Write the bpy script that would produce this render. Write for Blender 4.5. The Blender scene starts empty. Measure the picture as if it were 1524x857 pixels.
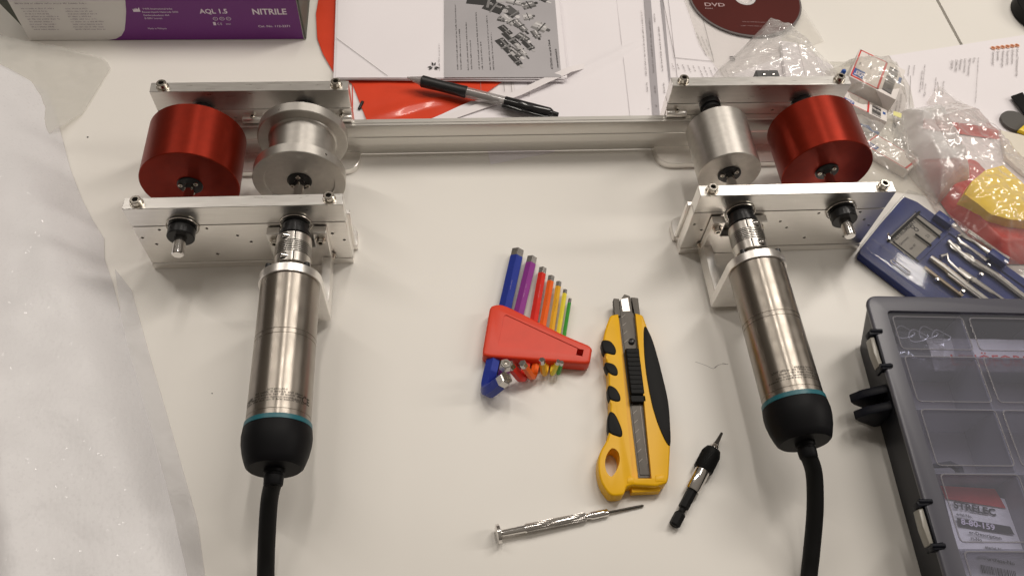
import bpy, bmesh, math, random
from mathutils import Vector, Matrix, noise
random.seed(7)
S = 0.001                                   # everything below is written in millimetres
SC = bpy.context.scene
COL = SC.collection

# ------------------------------------------------------------------ camera
cd = bpy.data.cameras.new('camera')
cam = bpy.data.objects.new('camera', cd)
COL.objects.link(cam)
R0 = Vector((0.9958750715136803, -0.0726083612205744, 0.05441385686096056))
D0 = Vector((-0.031917397867435554, -0.841702679512957, -0.5389971048290338))
F0 = Vector((0.08493598560677529, 0.5350370315983476, -0.8405481861068016))
mw = Matrix.Identity(4)
for i in range(3):
    mw[i][0] = R0[i]; mw[i][1] = -D0[i]; mw[i][2] = -F0[i]
mw[0][3], mw[1][3], mw[2][3] = 226.0 * S, -377.3 * S, 547.05 * S
cam.matrix_world = mw
cd.sensor_width = 36
cd.lens = 28.583
cd.clip_start = 0.02
cd.clip_end = 60
SC.camera = cam

# ------------------------------------------------------------------ room light (indoor, ceiling lamps)
SC.view_settings.view_transform = 'Standard'
SC.view_settings.look = 'None'
SC.view_settings.exposure = 0.02
SC.view_settings.gamma = 1.0
W = bpy.data.worlds.new("World")
SC.world = W
W.use_nodes = True
nt = W.node_tree
nt.nodes.clear()
wo = nt.nodes.new('ShaderNodeOutputWorld')
bg = nt.nodes.new('ShaderNodeBackground')
tc = nt.nodes.new('ShaderNodeTexCoord')
sx = nt.nodes.new('ShaderNodeSeparateXYZ')
cr = nt.nodes.new('ShaderNodeValToRGB')
nt.links.new(tc.outputs['Generated'], sx.inputs[0])
nt.links.new(sx.outputs['Z'], cr.inputs[0])
cr.color_ramp.elements[0].position = 0.0
cr.color_ramp.elements[0].color = (0.10, 0.085, 0.07, 1)
cr.color_ramp.elements[1].position = 1.0
cr.color_ramp.elements[1].color = (0.30, 0.265, 0.225, 1)
e = cr.color_ramp.elements.new(0.45)
e.color = (0.20, 0.17, 0.14, 1)
nt.links.new(cr.outputs[0], bg.inputs[0])
bg.inputs[1].default_value = 0.72
nt.links.new(bg.outputs[0], wo.inputs[0])


def area(name, loc, tgt, sx_, sy_, power, col=(1.0, 0.93, 0.85), spin=0.0):
    l = bpy.data.lights.new(name, 'AREA')
    l.shape = 'RECTANGLE'
    l.size = sx_; l.size_y = sy_
    l.energy = power
    l.color = col
    o = bpy.data.objects.new(name, l)
    COL.objects.link(o)
    o.location = loc
    d = Vector(tgt) - Vector(loc)
    o.rotation_euler = (d.to_track_quat('-Z', 'Y').to_matrix().to_4x4() @ Matrix.Rotation(spin, 4, 'Z')).to_euler()
    return o


area('ceiling_lamp', (0.98, 0.62, 1.45), (0.48, 0.30, 0), 0.20, 0.90, 10.8)
area('ceiling_lamp', (-0.48, 0.60, 1.50), (0.12, 0.28, 0), 0.05, 1.00, 5.2)
area('ceiling_lamp', (0.30, 0.60, 1.60), (0.28, 0.30, 0), 0.05, 0.80, 4.8)
area('ceiling_lamp', (1.95, 0.00, 1.05), (0.45, 0.08, 0), 0.20, 0.8, 7.5)

# ------------------------------------------------------------------ materials
MATS = {}


def mat(name, col, metal=0.0, rough=0.5, bump=0.0, bscale=200.0, stretch=None, var=0.0, vscale=30.0,
        spec=0.5, coat=0.0, aniso=0.0, rvar=0.0, trans=0.0, alpha=1.0, ior=1.45, sss=0.0, bdist=0.0003, tang=None):
    if name in MATS:
        return MATS[name]
    m = bpy.data.materials.new(name)
    m.use_nodes = True
    t = m.node_tree
    b = t.nodes['Principled BSDF']
    b.inputs['Base Color'].default_value = (*col, 1)
    b.inputs['Metallic'].default_value = metal
    b.inputs['Roughness'].default_value = rough
    b.inputs['Specular IOR Level'].default_value = spec
    b.inputs['Coat Weight'].default_value = coat
    b.inputs['Coat Roughness'].default_value = 0.08
    b.inputs['Anisotropic'].default_value = aniso
    b.inputs['Transmission Weight'].default_value = trans
    b.inputs['Alpha'].default_value = alpha
    b.inputs['IOR'].default_value = ior
    if sss:
        b.inputs['Subsurface Weight'].default_value = sss
        b.inputs['Subsurface Radius'].default_value = (0.004, 0.003, 0.002)
        b.inputs['Subsurface Scale'].default_value = 1.0
    co = t.nodes.new('ShaderNodeTexCoord')
    mp = t.nodes.new('ShaderNodeMapping')
    t.links.new(co.outputs['Object'], mp.inputs[0])
    if stretch:
        mp.inputs['Scale'].default_value = stretch
    if bump or rvar:
        n = t.nodes.new('ShaderNodeTexNoise')
        n.inputs['Scale'].default_value = bscale
        n.inputs['Detail'].default_value = 5
        t.links.new(mp.outputs[0], n.inputs['Vector'])
        if bump:
            bp = t.nodes.new('ShaderNodeBump')
            bp.inputs['Strength'].default_value = bump
            bp.inputs['Distance'].default_value = bdist
            t.links.new(n.outputs['Fac'], bp.inputs['Height'])
            t.links.new(bp.outputs[0], b.inputs['Normal'])
        if rvar:
            mr = t.nodes.new('ShaderNodeMapRange')
            mr.inputs['From Min'].default_value = 0.3
            mr.inputs['From Max'].default_value = 0.7
            mr.inputs['To Min'].default_value = max(0.02, rough - rvar)
            mr.inputs['To Max'].default_value = rough + rvar
            t.links.new(n.outputs['Fac'], mr.inputs[0])
            t.links.new(mr.outputs[0], b.inputs['Roughness'])
    if var:
        n2 = t.nodes.new('ShaderNodeTexNoise')
        n2.inputs['Scale'].default_value = vscale
        n2.inputs['Detail'].default_value = 4
        t.links.new((mp if stretch else co).outputs[0 if stretch else 'Object'], n2.inputs['Vector'])
        r = t.nodes.new('ShaderNodeValToRGB')
        r.color_ramp.elements[0].position = 0.3
        r.color_ramp.elements[1].position = 0.7
        r.color_ramp.elements[0].color = (*[c * (1 - var) for c in col], 1)
        r.color_ramp.elements[1].color = (*[min(1, c * (1 + var)) for c in col], 1)
        t.links.new(n2.outputs['Fac'], r.inputs[0])
        t.links.new(r.outputs[0], b.inputs['Base Color'])
    if tang:
        tn = t.nodes.new('ShaderNodeTangent')
        tn.direction_type = 'RADIAL'
        tn.axis = tang
        t.links.new(tn.outputs[0], b.inputs['Tangent'])
        b.inputs['Anisotropic Rotation'].default_value = 0.25
    MATS[name] = m
    return m


def film(name, tint=(0.95, 0.94, 0.93), milk=0.15, rough=0.10, bump=0.6, bscale=40.0, gloss=1.0, edge=0.35):
    """thin clear plastic: transparent body, a little milky scatter, glossy skin"""
    if name in MATS:
        return MATS[name]
    m = bpy.data.materials.new(name)
    m.use_nodes = True
    t = m.node_tree
    t.nodes.clear()
    out = t.nodes.new('ShaderNodeOutputMaterial')
    tr = t.nodes.new('ShaderNodeBsdfTransparent')
    tr.inputs[0].default_value = (*tint, 1)
    df = t.nodes.new('ShaderNodeBsdfDiffuse')
    df.inputs[0].default_value = (*[c * 0.85 for c in tint], 1)
    gl = t.nodes.new('ShaderNodeBsdfGlossy')
    gl.inputs['Roughness'].default_value = rough
    gl.inputs[0].default_value = (1, 1, 1, 1)
    lw = t.nodes.new('ShaderNodeLayerWeight')
    lw.inputs[0].default_value = 0.35
    mr = t.nodes.new('ShaderNodeMapRange')
    mr.inputs['To Min'].default_value = milk
    mr.inputs['To Max'].default_value = min(1, milk + edge)
    t.links.new(lw.outputs['Facing'], mr.inputs[0])
    m1 = t.nodes.new('ShaderNodeMixShader')
    t.links.new(mr.outputs[0], m1.inputs[0])
    t.links.new(tr.outputs[0], m1.inputs[1])
    t.links.new(df.outputs[0], m1.inputs[2])
    fr = t.nodes.new('ShaderNodeLayerWeight')
    fr.inputs[0].default_value = 0.5
    pw = t.nodes.new('ShaderNodeMath')
    pw.operation = 'POWER'
    pw.inputs[1].default_value = 4.0
    t.links.new(fr.outputs['Facing'], pw.inputs[0])
    mu = t.nodes.new('ShaderNodeMath')
    mu.operation = 'MULTIPLY_ADD'
    mu.use_clamp = True
    mu.inputs[1].default_value = 0.75 * gloss
    mu.inputs[2].default_value = 0.055 * gloss
    t.links.new(pw.outputs[0], mu.inputs[0])
    m2 = t.nodes.new('ShaderNodeMixShader')
    t.links.new(mu.outputs[0], m2.inputs[0])
    t.links.new(m1.outputs[0], m2.inputs[1])
    t.links.new(gl.outputs[0], m2.inputs[2])
    t.links.new(m2.outputs[0], out.inputs[0])
    if bump:
        co = t.nodes.new('ShaderNodeTexCoord')
        n = t.nodes.new('ShaderNodeTexNoise')
        n.inputs['Scale'].default_value = bscale
        n.inputs['Detail'].default_value = 3
        n.inputs['Distortion'].default_value = 1.0
        bp = t.nodes.new('ShaderNodeBump')
        bp.inputs['Strength'].default_value = bump
        bp.inputs['Distance'].default_value = 0.002
        t.links.new(co.outputs['Object'], n.inputs['Vector'])
        t.links.new(n.outputs['Fac'], bp.inputs['Height'])
        for q in (df, gl, fr, lw):
            t.links.new(bp.outputs[0], q.inputs['Normal'])
    MATS[name] = m
    return m


TABLE = mat('table_laminate', (0.78, 0.755, 0.71), rough=0.36, bump=0.06, bscale=260, var=0.018, vscale=7, spec=0.45, bdist=0.0002)
GAP = mat('dark_gap', (0.16, 0.14, 0.12), rough=0.8)
ALU = mat('brushed_aluminium', (0.90, 0.875, 0.84), metal=1, rough=0.31, bump=0.03, bscale=50, stretch=(2, 16, 16), rvar=0.03, var=0.02, vscale=30, bdist=0.0001)
ALUB = mat('bar_aluminium', (0.82, 0.80, 0.77), metal=1, rough=0.31, bump=0.008, bscale=50, stretch=(1.2, 16, 16), rvar=0.04, var=0.03, vscale=30, bdist=0.0001)
RAILM = mat('anodised_rail', (0.62, 0.60, 0.565), metal=1, rough=0.38, bump=0.05, bscale=60, stretch=(1, 40, 40), bdist=0.0001)
ANO = mat('clear_anodised', (0.54, 0.515, 0.48), metal=1, rough=0.44, bump=0.05, bscale=60, stretch=(8, 8, 8), var=0.06, vscale=25, bdist=0.0001, aniso=.6, tang='Y')
REDM = mat('red_anodised', (0.235, 0.016, 0.005), metal=0.75, rough=0.38, bump=0.03, bscale=60, stretch=(8, 8, 8), var=0.07, vscale=20, bdist=0.0001, aniso=.6, tang='Y')
STEEL = mat('stainless_steel', (0.315, 0.285, 0.25), metal=1, rough=0.33, bump=0.0, bscale=30, stretch=(4, 4, 4), rvar=0.05, var=0.10, vscale=6, bdist=0.0001, aniso=.7, tang='Y')
BELL = mat('bellows_steel', (0.62, 0.59, 0.55), metal=1, rough=0.28, bump=0.04, bscale=200)
CHR = mat('chrome', (0.78, 0.76, 0.74), metal=1, rough=0.12)
SCRW = mat('screw_steel', (0.60, 0.56, 0.50), metal=1, rough=0.24, bump=0.05, bscale=600)
BLK = mat('black_oxide', (0.018, 0.018, 0.019), metal=0.3, rough=0.28)
HOLE = mat('hole_dark', (0.012, 0.011, 0.010), rough=0.7)
RUB = mat('black_rubber', (0.009, 0.009, 0.009), rough=0.52, bump=0.12, bscale=900, spec=0.16)
CAPM = mat('motor_cap_black', (0.006, 0.006, 0.007), rough=0.50, spec=0.14)
TEAL = mat('teal_ring', (0.012, 0.12, 0.15), rough=0.4)
INK = mat('black_print', (0.035, 0.032, 0.032), rough=0.6)
INK2 = mat('grey_print', (0.22, 0.20, 0.20), rough=0.7)
ETCH = mat('laser_etch', (0.035, 0.028, 0.022), rough=0.7)
PAPER = mat('white_paper', (0.80, 0.765, 0.79), rough=0.75, var=0.012, vscale=12, spec=0.25)
PAPER2 = mat('white_paper_warm', (0.78, 0.74, 0.75), rough=0.72, var=0.02, vscale=12, spec=0.25)
WHITEP = mat('white_print', (0.78, 0.70, 0.78), rough=0.5)
YEL = mat('knife_yellow', (0.86, 0.47, 0.003), rough=0.38, bump=0.04, bscale=500, var=0.03, vscale=60, spec=.35)
ORG = mat('holder_orange_red', (0.70, 0.045, 0.012), rough=0.42, bump=0.08, bscale=700, var=0.04, vscale=80)
BLADE = mat('blade_steel', (0.075, 0.068, 0.060), metal=.8, rough=0.46, bump=0.04, bscale=80, stretch=(10, 2, 10), var=0.15, vscale=20, bdist=0.0001)

# ------------------------------------------------------------------ building helpers (mm)
THINGS = {}


def thing(name, label, cat, loc=(0, 0, 0), rotz=0.0, group=None):
    o = bpy.data.objects.new(name, None)
    o.empty_display_size = 0.02
    COL.objects.link(o)
    T = Matrix.Translation(Vector(loc) * S) @ Matrix.Rotation(rotz, 4, 'Z')
    o.matrix_world = T
    THINGS[o.name] = T
    o['label'] = label
    o['category'] = cat
    if group:
        o['group'] = group
    return o


def tag(o, label, cat, group=None):
    o['label'] = label
    o['category'] = cat
    if group:
        o['group'] = group
    return o


def world_of(p):
    """world matrix of a thing or of a part (parts sit at their thing's frame)"""
    if p is None:
        return Matrix.Identity(4)
    M = p.matrix_local.copy() if p.parent else THINGS.get(p.name, p.matrix_basis.copy())
    return (world_of(p.parent) @ p.matrix_basis) if p.parent else M


def finish(bm, angle=38):
    bmesh.ops.recalc_face_normals(bm, faces=bm.faces)
    ca = math.radians(angle)
    for f in bm.faces:
        f.smooth = True
    for ed in bm.edges:
        if len(ed.link_faces) == 2:
            ed.smooth = ed.calc_face_angle(0) < ca
        else:
            ed.smooth = True


def mesh_of(name, bm, m, angle=38, T=None):
    finish(bm, angle)
    if T is not None:
        bm.transform(T)
    me = bpy.data.meshes.new(name)
    bm.to_mesh(me)
    bm.free()
    for q in (m if isinstance(m, (list, tuple)) else [m]):
        me.materials.append(q)
    return me


def obj(name, bm, m, parent=None, angle=38, kind=None, label=None):
    """bm is in world millimetres; stored in the parent's frame"""
    T = world_of(parent).inverted() @ Matrix.Scale(S, 4)
    me = mesh_of(name, bm, m, angle, T)
    o = bpy.data.objects.new(name, me)
    COL.objects.link(o)
    o.parent = parent
    if kind:
        o['kind'] = kind
    if label:
        o['label'] = label
    return o


def inst(name, me, M, parent, label=None):
    """shared mesh (metres) put at world matrix M (translation in mm already scaled)"""
    o = bpy.data.objects.new(name, me)
    COL.objects.link(o)
    o.parent = parent
    o.matrix_basis = world_of(parent).inverted() @ M
    if label:
        o['label'] = label
    return o


def NB():
    return bmesh.new()


def bev(bm, geom_v, r, seg=2, ang=30):
    if r <= 0:
        return
    vs = set(geom_v)
    eds = [e_ for e_ in bm.edges if e_.verts[0] in vs and e_.verts[1] in vs and len(e_.link_faces) == 2 and e_.calc_face_angle(0) > math.radians(ang)]
    bmesh.ops.bevel(bm, geom=eds, offset=r, segments=seg, affect='EDGES', profile=0.5, clamp_overlap=True)


def box(bm, x0, x1, y0, y1, z0, z1, r=0.0, seg=2, T=None):
    v = [bm.verts.new((x, y, z)) for x in (x0, x1) for y in (y0, y1) for z in (z0, z1)]
    for f in ((0, 1, 3, 2), (4, 6, 7, 5), (0, 4, 5, 1), (2, 3, 7, 6), (0, 2, 6, 4), (1, 5, 7, 3)):
        bm.faces.new([v[i] for i in f])
    if r:
        bmesh.ops.recalc_face_normals(bm, faces=list({f for q in v for f in q.link_faces}))
    if T is not None:
        bmesh.ops.transform(bm, matrix=T, verts=v)
    bev(bm, v, r, seg)


def prism(bm, pts, a, b, r=0.0, seg=2, axis='z', ang=30):
    """extrude polygon; axis z: pts (x,y); axis y: pts (x,z); axis x: pts (y,z)"""
    def P(p, t):
        return {'z': (p[0], p[1], t), 'y': (p[0], t, p[1]), 'x': (t, p[0], p[1])}[axis]
    lo = [bm.verts.new(P(p, a)) for p in pts]
    hi = [bm.verts.new(P(p, b)) for p in pts]
    n = len(pts)
    fs = [bm.faces.new(lo), bm.faces.new(hi[::-1])]
    for i in range(n):
        fs.append(bm.faces.new((lo[i], hi[i], hi[(i + 1) % n], lo[(i + 1) % n])))
    bmesh.ops.recalc_face_normals(bm, faces=fs)
    bev(bm, lo + hi, r, seg, ang)


def frame(d, up=Vector((0, 0, 1))):
    d = Vector(d).normalized()
    if abs(d.dot(up)) > 0.98:
        up = Vector((1, 0, 0))
    x = d.cross(up).normalized()
    y = x.cross(d).normalized()
    return x, y, d


def lathe(bm, prof, p0, d, n=32, cap=True, ph=0.0, up=Vector((0, 0, 1))):
    """prof: [(t along d, radius)]"""
    x, y, d = frame(d, up)
    p0 = Vector(p0)
    rings = []
    for t, r in prof:
        if r <= 1e-6:
            rings.append([bm.verts.new(p0 + d * t)])
        else:
            rings.append([bm.verts.new(p0 + d * t + (x * math.cos(ph + 2 * math.pi * k / n) + y * math.sin(ph + 2 * math.pi * k / n)) * r) for k in range(n)])
    for a, b in zip(rings, rings[1:]):
        for k in range(n):
            k2 = (k + 1) % n
            if len(a) == 1 and len(b) == 1:
                continue
            if len(a) == 1:
                bm.faces.new((a[0], b[k], b[k2]))
            elif len(b) == 1:
                bm.faces.new((a[k], a[k2], b[0]))
            else:
                bm.faces.new((a[k], a[k2], b[k2], b[k]))
    if cap:
        for q in (rings[0], rings[-1]):
            if len(q) > 2:
                bm.faces.new(q)


def tube(bm, path, rad, n=16, cap=True, ph=0.0, up=Vector((0, 0, 1)), x0=None):
    path = [Vector(p) for p in path]
    rads = rad if isinstance(rad, (list, tuple)) else [rad] * len(path)
    rings = []
    px = x0
    for i, p in enumerate(path):
        d = (path[min(i + 1, len(path) - 1)] - path[max(i - 1, 0)]).normalized()
        if px is None:
            x, y, _ = frame(d, up)
        else:
            x = (px - d * px.dot(d)).normalized()
            y = x.cross(d).normalized()
        px = x
        rings.append([bm.verts.new(p + (x * math.cos(ph + 2 * math.pi * k / n) + y * math.sin(ph + 2 * math.pi * k / n)) * rads[i]) for k in range(n)])
    for a, b in zip(rings, rings[1:]):
        for k in range(n):
            bm.faces.new((a[k], a[(k + 1) % n], b[(k + 1) % n], b[k]))
    if cap:
        bm.faces.new(rings[0][::-1])
        bm.faces.new(rings[-1])
    return px


def bez(pts, n=8):
    """Catmull-Rom through points"""
    P = [Vector(p) for p in pts]
    P = [P[0] * 2 - P[1]] + P + [P[-1] * 2 - P[-2]]
    out = []
    for i in range(1, len(P) - 2):
        for k in range(n):
            t = k / n
            a, b, c, d = P[i - 1], P[i], P[i + 1], P[i + 2]
            out.append(0.5 * ((2 * b) + (c - a) * t + (2 * a - 5 * b + 4 * c - d) * t * t + (3 * b - a - 3 * c + d) * t ** 3))
    out.append(P[-2])
    return out


def smooth_poly(pts, n=4, closed=True):
    P = [Vector((p[0], p[1], 0)) for p in pts]
    out = []
    m = len(P)
    for i in range(m):
        a, b, c, d = P[(i - 1) % m], P[i], P[(i + 1) % m], P[(i + 2) % m]
        for k in range(n):
            t = k / n
            q = 0.5 * ((2 * b) + (c - a) * t + (2 * a - 5 * b + 4 * c - d) * t * t + (3 * b - a - 3 * c + d) * t ** 3)
            out.append((q.x, q.y))
    return out


def rounded(pts, rads, n=5):
    """round the corners of polygon pts with radii"""
    out = []
    m = len(pts)
    for i in range(m):
        p = Vector(pts[i][:2]); a = Vector(pts[i - 1][:2]); b = Vector(pts[(i + 1) % m][:2])
        r = rads if not isinstance(rads, (list, tuple)) else rads[i]
        if r <= 0:
            out.append((p.x, p.y)); continue
        u = (a - p).normalized(); v = (b - p).normalized()
        q0 = p + u * min(r, (a - p).length * .5); q1 = p + v * min(r, (b - p).length * .5)
        for k in range(n + 1):
            t = k / n
            q = q0 * (1 - t) ** 2 + p * 2 * t * (1 - t) + q1 * t * t
            out.append((q.x, q.y))
    return out


def resample(L, n):
    L = [Vector(p) for p in L]
    ds = [0]
    for a, b in zip(L, L[1:]):
        ds.append(ds[-1] + (b - a).length)
    out = []
    j = 0
    for i in range(n + 1):
        s = ds[-1] * i / n
        while j < len(L) - 2 and ds[j + 1] < s:
            j += 1
        t = (s - ds[j]) / max(1e-9, ds[j + 1] - ds[j])
        out.append(L[j].lerp(L[j + 1], min(1, max(0, t))))
    return out


def patch(bm, A, B, nu, nv, h=None, thick=0.0):
    """sheet between polylines A and B ((x,y[,z])); h(x,y,u,v)->dz"""
    A = resample([Vector((*p, 0)) if len(p) == 2 else Vector(p) for p in A], nu)
    B = resample([Vector((*p, 0)) if len(p) == 2 else Vector(p) for p in B], nu)
    V = []
    for i in range(nu + 1):
        row = []
        for j in range(nv + 1):
            p = A[i].lerp(B[i], j / nv)
            if h:
                q = h(p.x, p.y, i / nu, j / nv)
                p = Vector((p.x, p.y, p.z + q)) if not isinstance(q, (tuple, Vector)) else p + Vector(q)
            row.append(bm.verts.new(p))
        V.append(row)
    for i in range(nu):
        for j in range(nv):
            bm.faces.new((V[i][j], V[i + 1][j], V[i + 1][j + 1], V[i][j + 1]))
    if thick:
        W_ = [[bm.verts.new(v.co - Vector((0, 0, thick))) for v in row] for row in V]
        for i in range(nu):
            for j in range(nv):
                bm.faces.new((W_[i][j], W_[i][j + 1], W_[i + 1][j + 1], W_[i + 1][j]))
        for i in range(nu):
            bm.faces.new((V[i][0], W_[i][0], W_[i + 1][0], V[i + 1][0]))
            bm.faces.new((V[i][nv], V[i + 1][nv], W_[i + 1][nv], W_[i][nv]))
        for j in range(nv):
            bm.faces.new((V[0][j], V[0][j + 1], W_[0][j + 1], W_[0][j]))
            bm.faces.new((V[nu][j], W_[nu][j], W_[nu][j + 1], V[nu][j + 1]))


def cut(o, *cutters, mats=None):
    """boolean difference, applied; cutters are bmeshes in world mm"""
    P = o.parent
    for bm in cutters:
        c = obj('cutter', bm, o.data.materials[0], P)
        c.matrix_basis = o.matrix_basis
        md = o.modifiers.new('cut', 'BOOLEAN')
        md.operation = 'DIFFERENCE'
        md.solver = 'EXACT'
        md.object = c
        dg = bpy.context.evaluated_depsgraph_get()
        me = bpy.data.meshes.new_from_object(o.evaluated_get(dg))
        o.modifiers.clear()
        old = o.data
        o.data = me
        me.name = o.name
        cm = c.data
        bpy.data.objects.remove(c)
        bpy.data.meshes.remove(cm)
        bpy.data.meshes.remove(old)
    bm = bmesh.new()
    bm.from_mesh(o.data)
    bmesh.ops.dissolve_degenerate(bm, dist=1e-7, edges=bm.edges)
    finish(bm)
    bm.to_mesh(o.data)
    bm.free()


_tc = {}


def text_bm(s, size, bold=0.0, align='LEFT', sx=1.0, spacing=1.0):
    """flat text as bmesh, height 'size' mm for capitals, lying in XY"""
    c = bpy.data.curves.new('t', 'FONT')
    c.body = s
    c.size = size / 0.70
    c.align_x = align
    c.offset = bold * size
    c.resolution_u = 2
    c.space_character = spacing
    o = bpy.data.objects.new('t', c)
    COL.objects.link(o)
    dg = bpy.context.evaluated_depsgraph_get()
    me = bpy.data.meshes.new_from_object(o.evaluated_get(dg))
    bm = bmesh.new()
    bm.from_mesh(me)
    if sx != 1:
        bmesh.ops.scale(bm, vec=(sx, 1, 1), verts=bm.verts)
    bpy.data.objects.remove(o)
    bpy.data.curves.remove(c)
    bpy.data.meshes.remove(me)
    return bm


def merge(dst, src):
    me = bpy.data.meshes.new('x')
    src.to_mesh(me)
    src.free()
    dst.from_mesh(me)
    bpy.data.meshes.remove(me)


def place(bm, o, rx, ry):
    """map local XY to world plane with origin o, x axis rx, y axis ry"""
    rx = Vector(rx).normalized(); ry = Vector(ry)
    ry = (ry - rx * ry.dot(rx)).normalized(); n = rx.cross(ry)
    M = Matrix(((rx.x, ry.x, n.x, o[0]), (rx.y, ry.y, n.y, o[1]), (rx.z, ry.z, n.z, o[2]), (0, 0, 0, 1)))
    bm.transform(M)
    return bm


def text(parent, s, size, o, rx, ry, m, bold=0.0, align='LEFT', sx=1.0, name='lettering', spacing=1.0):
    bm = place(text_bm(s, size, bold, align, sx, spacing), o, rx, ry)
    return obj(name, bm, m, parent)


def micro(bm, x, y, w, h, rng, gap=0.35, st=.3):
    """a line of print too small to read: glyph-like strokes"""
    t = x
    word = rng.randint(3, 9)
    while t < x + w:
        if word == 0:
            t += h * 0.7; word = rng.randint(2, 9); continue
        gw = h * rng.uniform(0.32, 0.62)
        k = rng.random()
        hh = h * (0.72 if k < 0.6 else 1.0)
        q = [(t, y), (t + gw * st, y), (t + gw * st, y + hh), (t, y + hh)]
        bm.faces.new([bm.verts.new((a, b, 0)) for a, b in q])
        if rng.random() < 0.8:
            yy = y + hh * rng.choice((0.0, 0.4, 0.8))
            q = [(t + gw * .3, yy), (t + gw * .85, yy), (t + gw * .85, yy + hh * .2), (t + gw * .3, yy + hh * .2)]
            bm.faces.new([bm.verts.new((a, b, 0)) for a, b in q])
        if rng.random() < 0.5:
            q = [(t + gw * .62, y), (t + gw * .9, y), (t + gw * .9, y + hh * .8), (t + gw * .62, y + hh * .8)]
            bm.faces.new([bm.verts.new((a, b, 0.01)) for a, b in q])
        t += gw + h * gap * .4
        word -= 1


def quad(bm, x0, x1, y0, y1, z=0.0):
    bm.faces.new([bm.verts.new(p) for p in ((x0, y0, z), (x1, y0, z), (x1, y1, z), (x0, y1, z))])


def poly(bm, pts, z=0.0):
    bm.faces.new([bm.verts.new((p[0], p[1], z)) for p in pts])


def nz(x, y, s, seed=0.0):
    return noise.noise(Vector((x / s, y / s, seed)))


def crease(x, y, s, seed=0.0):
    """sharp folds: distance ridges of a jittered cell pattern plus smaller ones"""
    v = noise.voronoi(Vector((x / s, y / s, seed)))[0]
    w_ = noise.voronoi(Vector((x / s * 2.3 + 7, y / s * 2.3, seed + 3)))[0]
    return (v[1] - v[0]) * 0.7 + (w_[1] - w_[0]) * 0.3 - 0.35


# ------------------------------------------------------------------ the setting: two table tops with a narrow gap
bm = NB(); box(bm, -900, 767.6, -700, 900, -25, 0)
obj('table_top', bm, TABLE, kind='structure')
bm = NB(); box(bm, 771.0, 1900, -700, 900, -25, 0)
obj('table_top', bm, TABLE, kind='structure')
bm = NB(); box(bm, 767.7, 770.9, -700, 900, -25, -9)
obj('table_gap', bm, GAP, kind='structure')

# ------------------------------------------------------------------ the roller rig (one bolted machine)
rig = thing('roller_rig', 'aluminium test rig of red and silver rollers on one long rail with two motors', 'machine', (289, 60, 0))
ZA = 54.3


def cap_screw(r, h, hexr, washer=None):
    bm = NB()
    prof = [(0, r), (h - 0.5, r), (h, r - 0.5), (h, hexr * 1.05)]
    lathe(bm, prof, (0, 0, 0), (0, 0, 1), 24, cap=False)
    lathe(bm, [(h, hexr * 1.05), (h - h * .55, hexr)], (0, 0, 0), (0, 0, 1), 6, cap=False)
    bmesh.ops.remove_doubles(bm, verts=bm.verts, dist=0.0001)
    T = Matrix.Scale(S, 4)
    a = mesh_of('screw_head', bm, SCRW, 30, T)
    bm = NB(); lathe(bm, [(h * .45, 0), (h * .45, hexr)], (0, 0, 0), (0, 0, 1), 12, cap=False)
    s_ = mesh_of('hex_socket', bm, HOLE, 30, T)
    w_ = None
    if washer:
        bm = NB(); lathe(bm, [(0, 0), (0, washer), (0.9, washer), (0.9, 0)], (0, 0, -0.9), (0, 0, 1), 24)
        w_ = mesh_of('washer', bm, SCRW, 30, T)
    return a, s_, w_


SC4 = cap_screw(3.9, 4.2, 2.0, 4.9)
SC3 = cap_screw(3.0, 3.0, 1.5, 3.9)
SC2 = cap_screw(1.9, 1.8, 1.0)


def axis_matrix(p, d):
    x, y, z = frame(d)
    M = Matrix(((x.x, y.x, z.x, p[0] * S), (x.y, y.y, z.y, p[1] * S), (x.z, y.z, z.z, p[2] * S), (0, 0, 0, 1)))
    return M


def screw(p, d, kit, parent, name='screw'):
    M = axis_matrix(p, d)
    a = inst(name, kit[0], M, parent)
    if parent.parent is None:
        q = a
        for nm, me in (('socket', kit[1]), ('washer', kit[2])):
            if me:
                c = bpy.data.objects.new(nm, me); COL.objects.link(c); c.parent = q
    return a


# lower plates, clamp bars
def plate_with_holes(name, x0, x1, y0, y1, z0, z1, holes, notch=()):
    bm = NB(); box(bm, x0, x1, y0, y1, z0, z1, 0.35, 1)
    o = obj(name, bm, ALU, rig)
    c = NB()
    for hx, hz, hr in holes:
        lathe(c, [(0, hr), (y1 - y0 + 4, hr)], (hx, y0 - 2, hz), (0, 1, 0), 16)
    if holes:
        cut(o, c)
    return o


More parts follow.
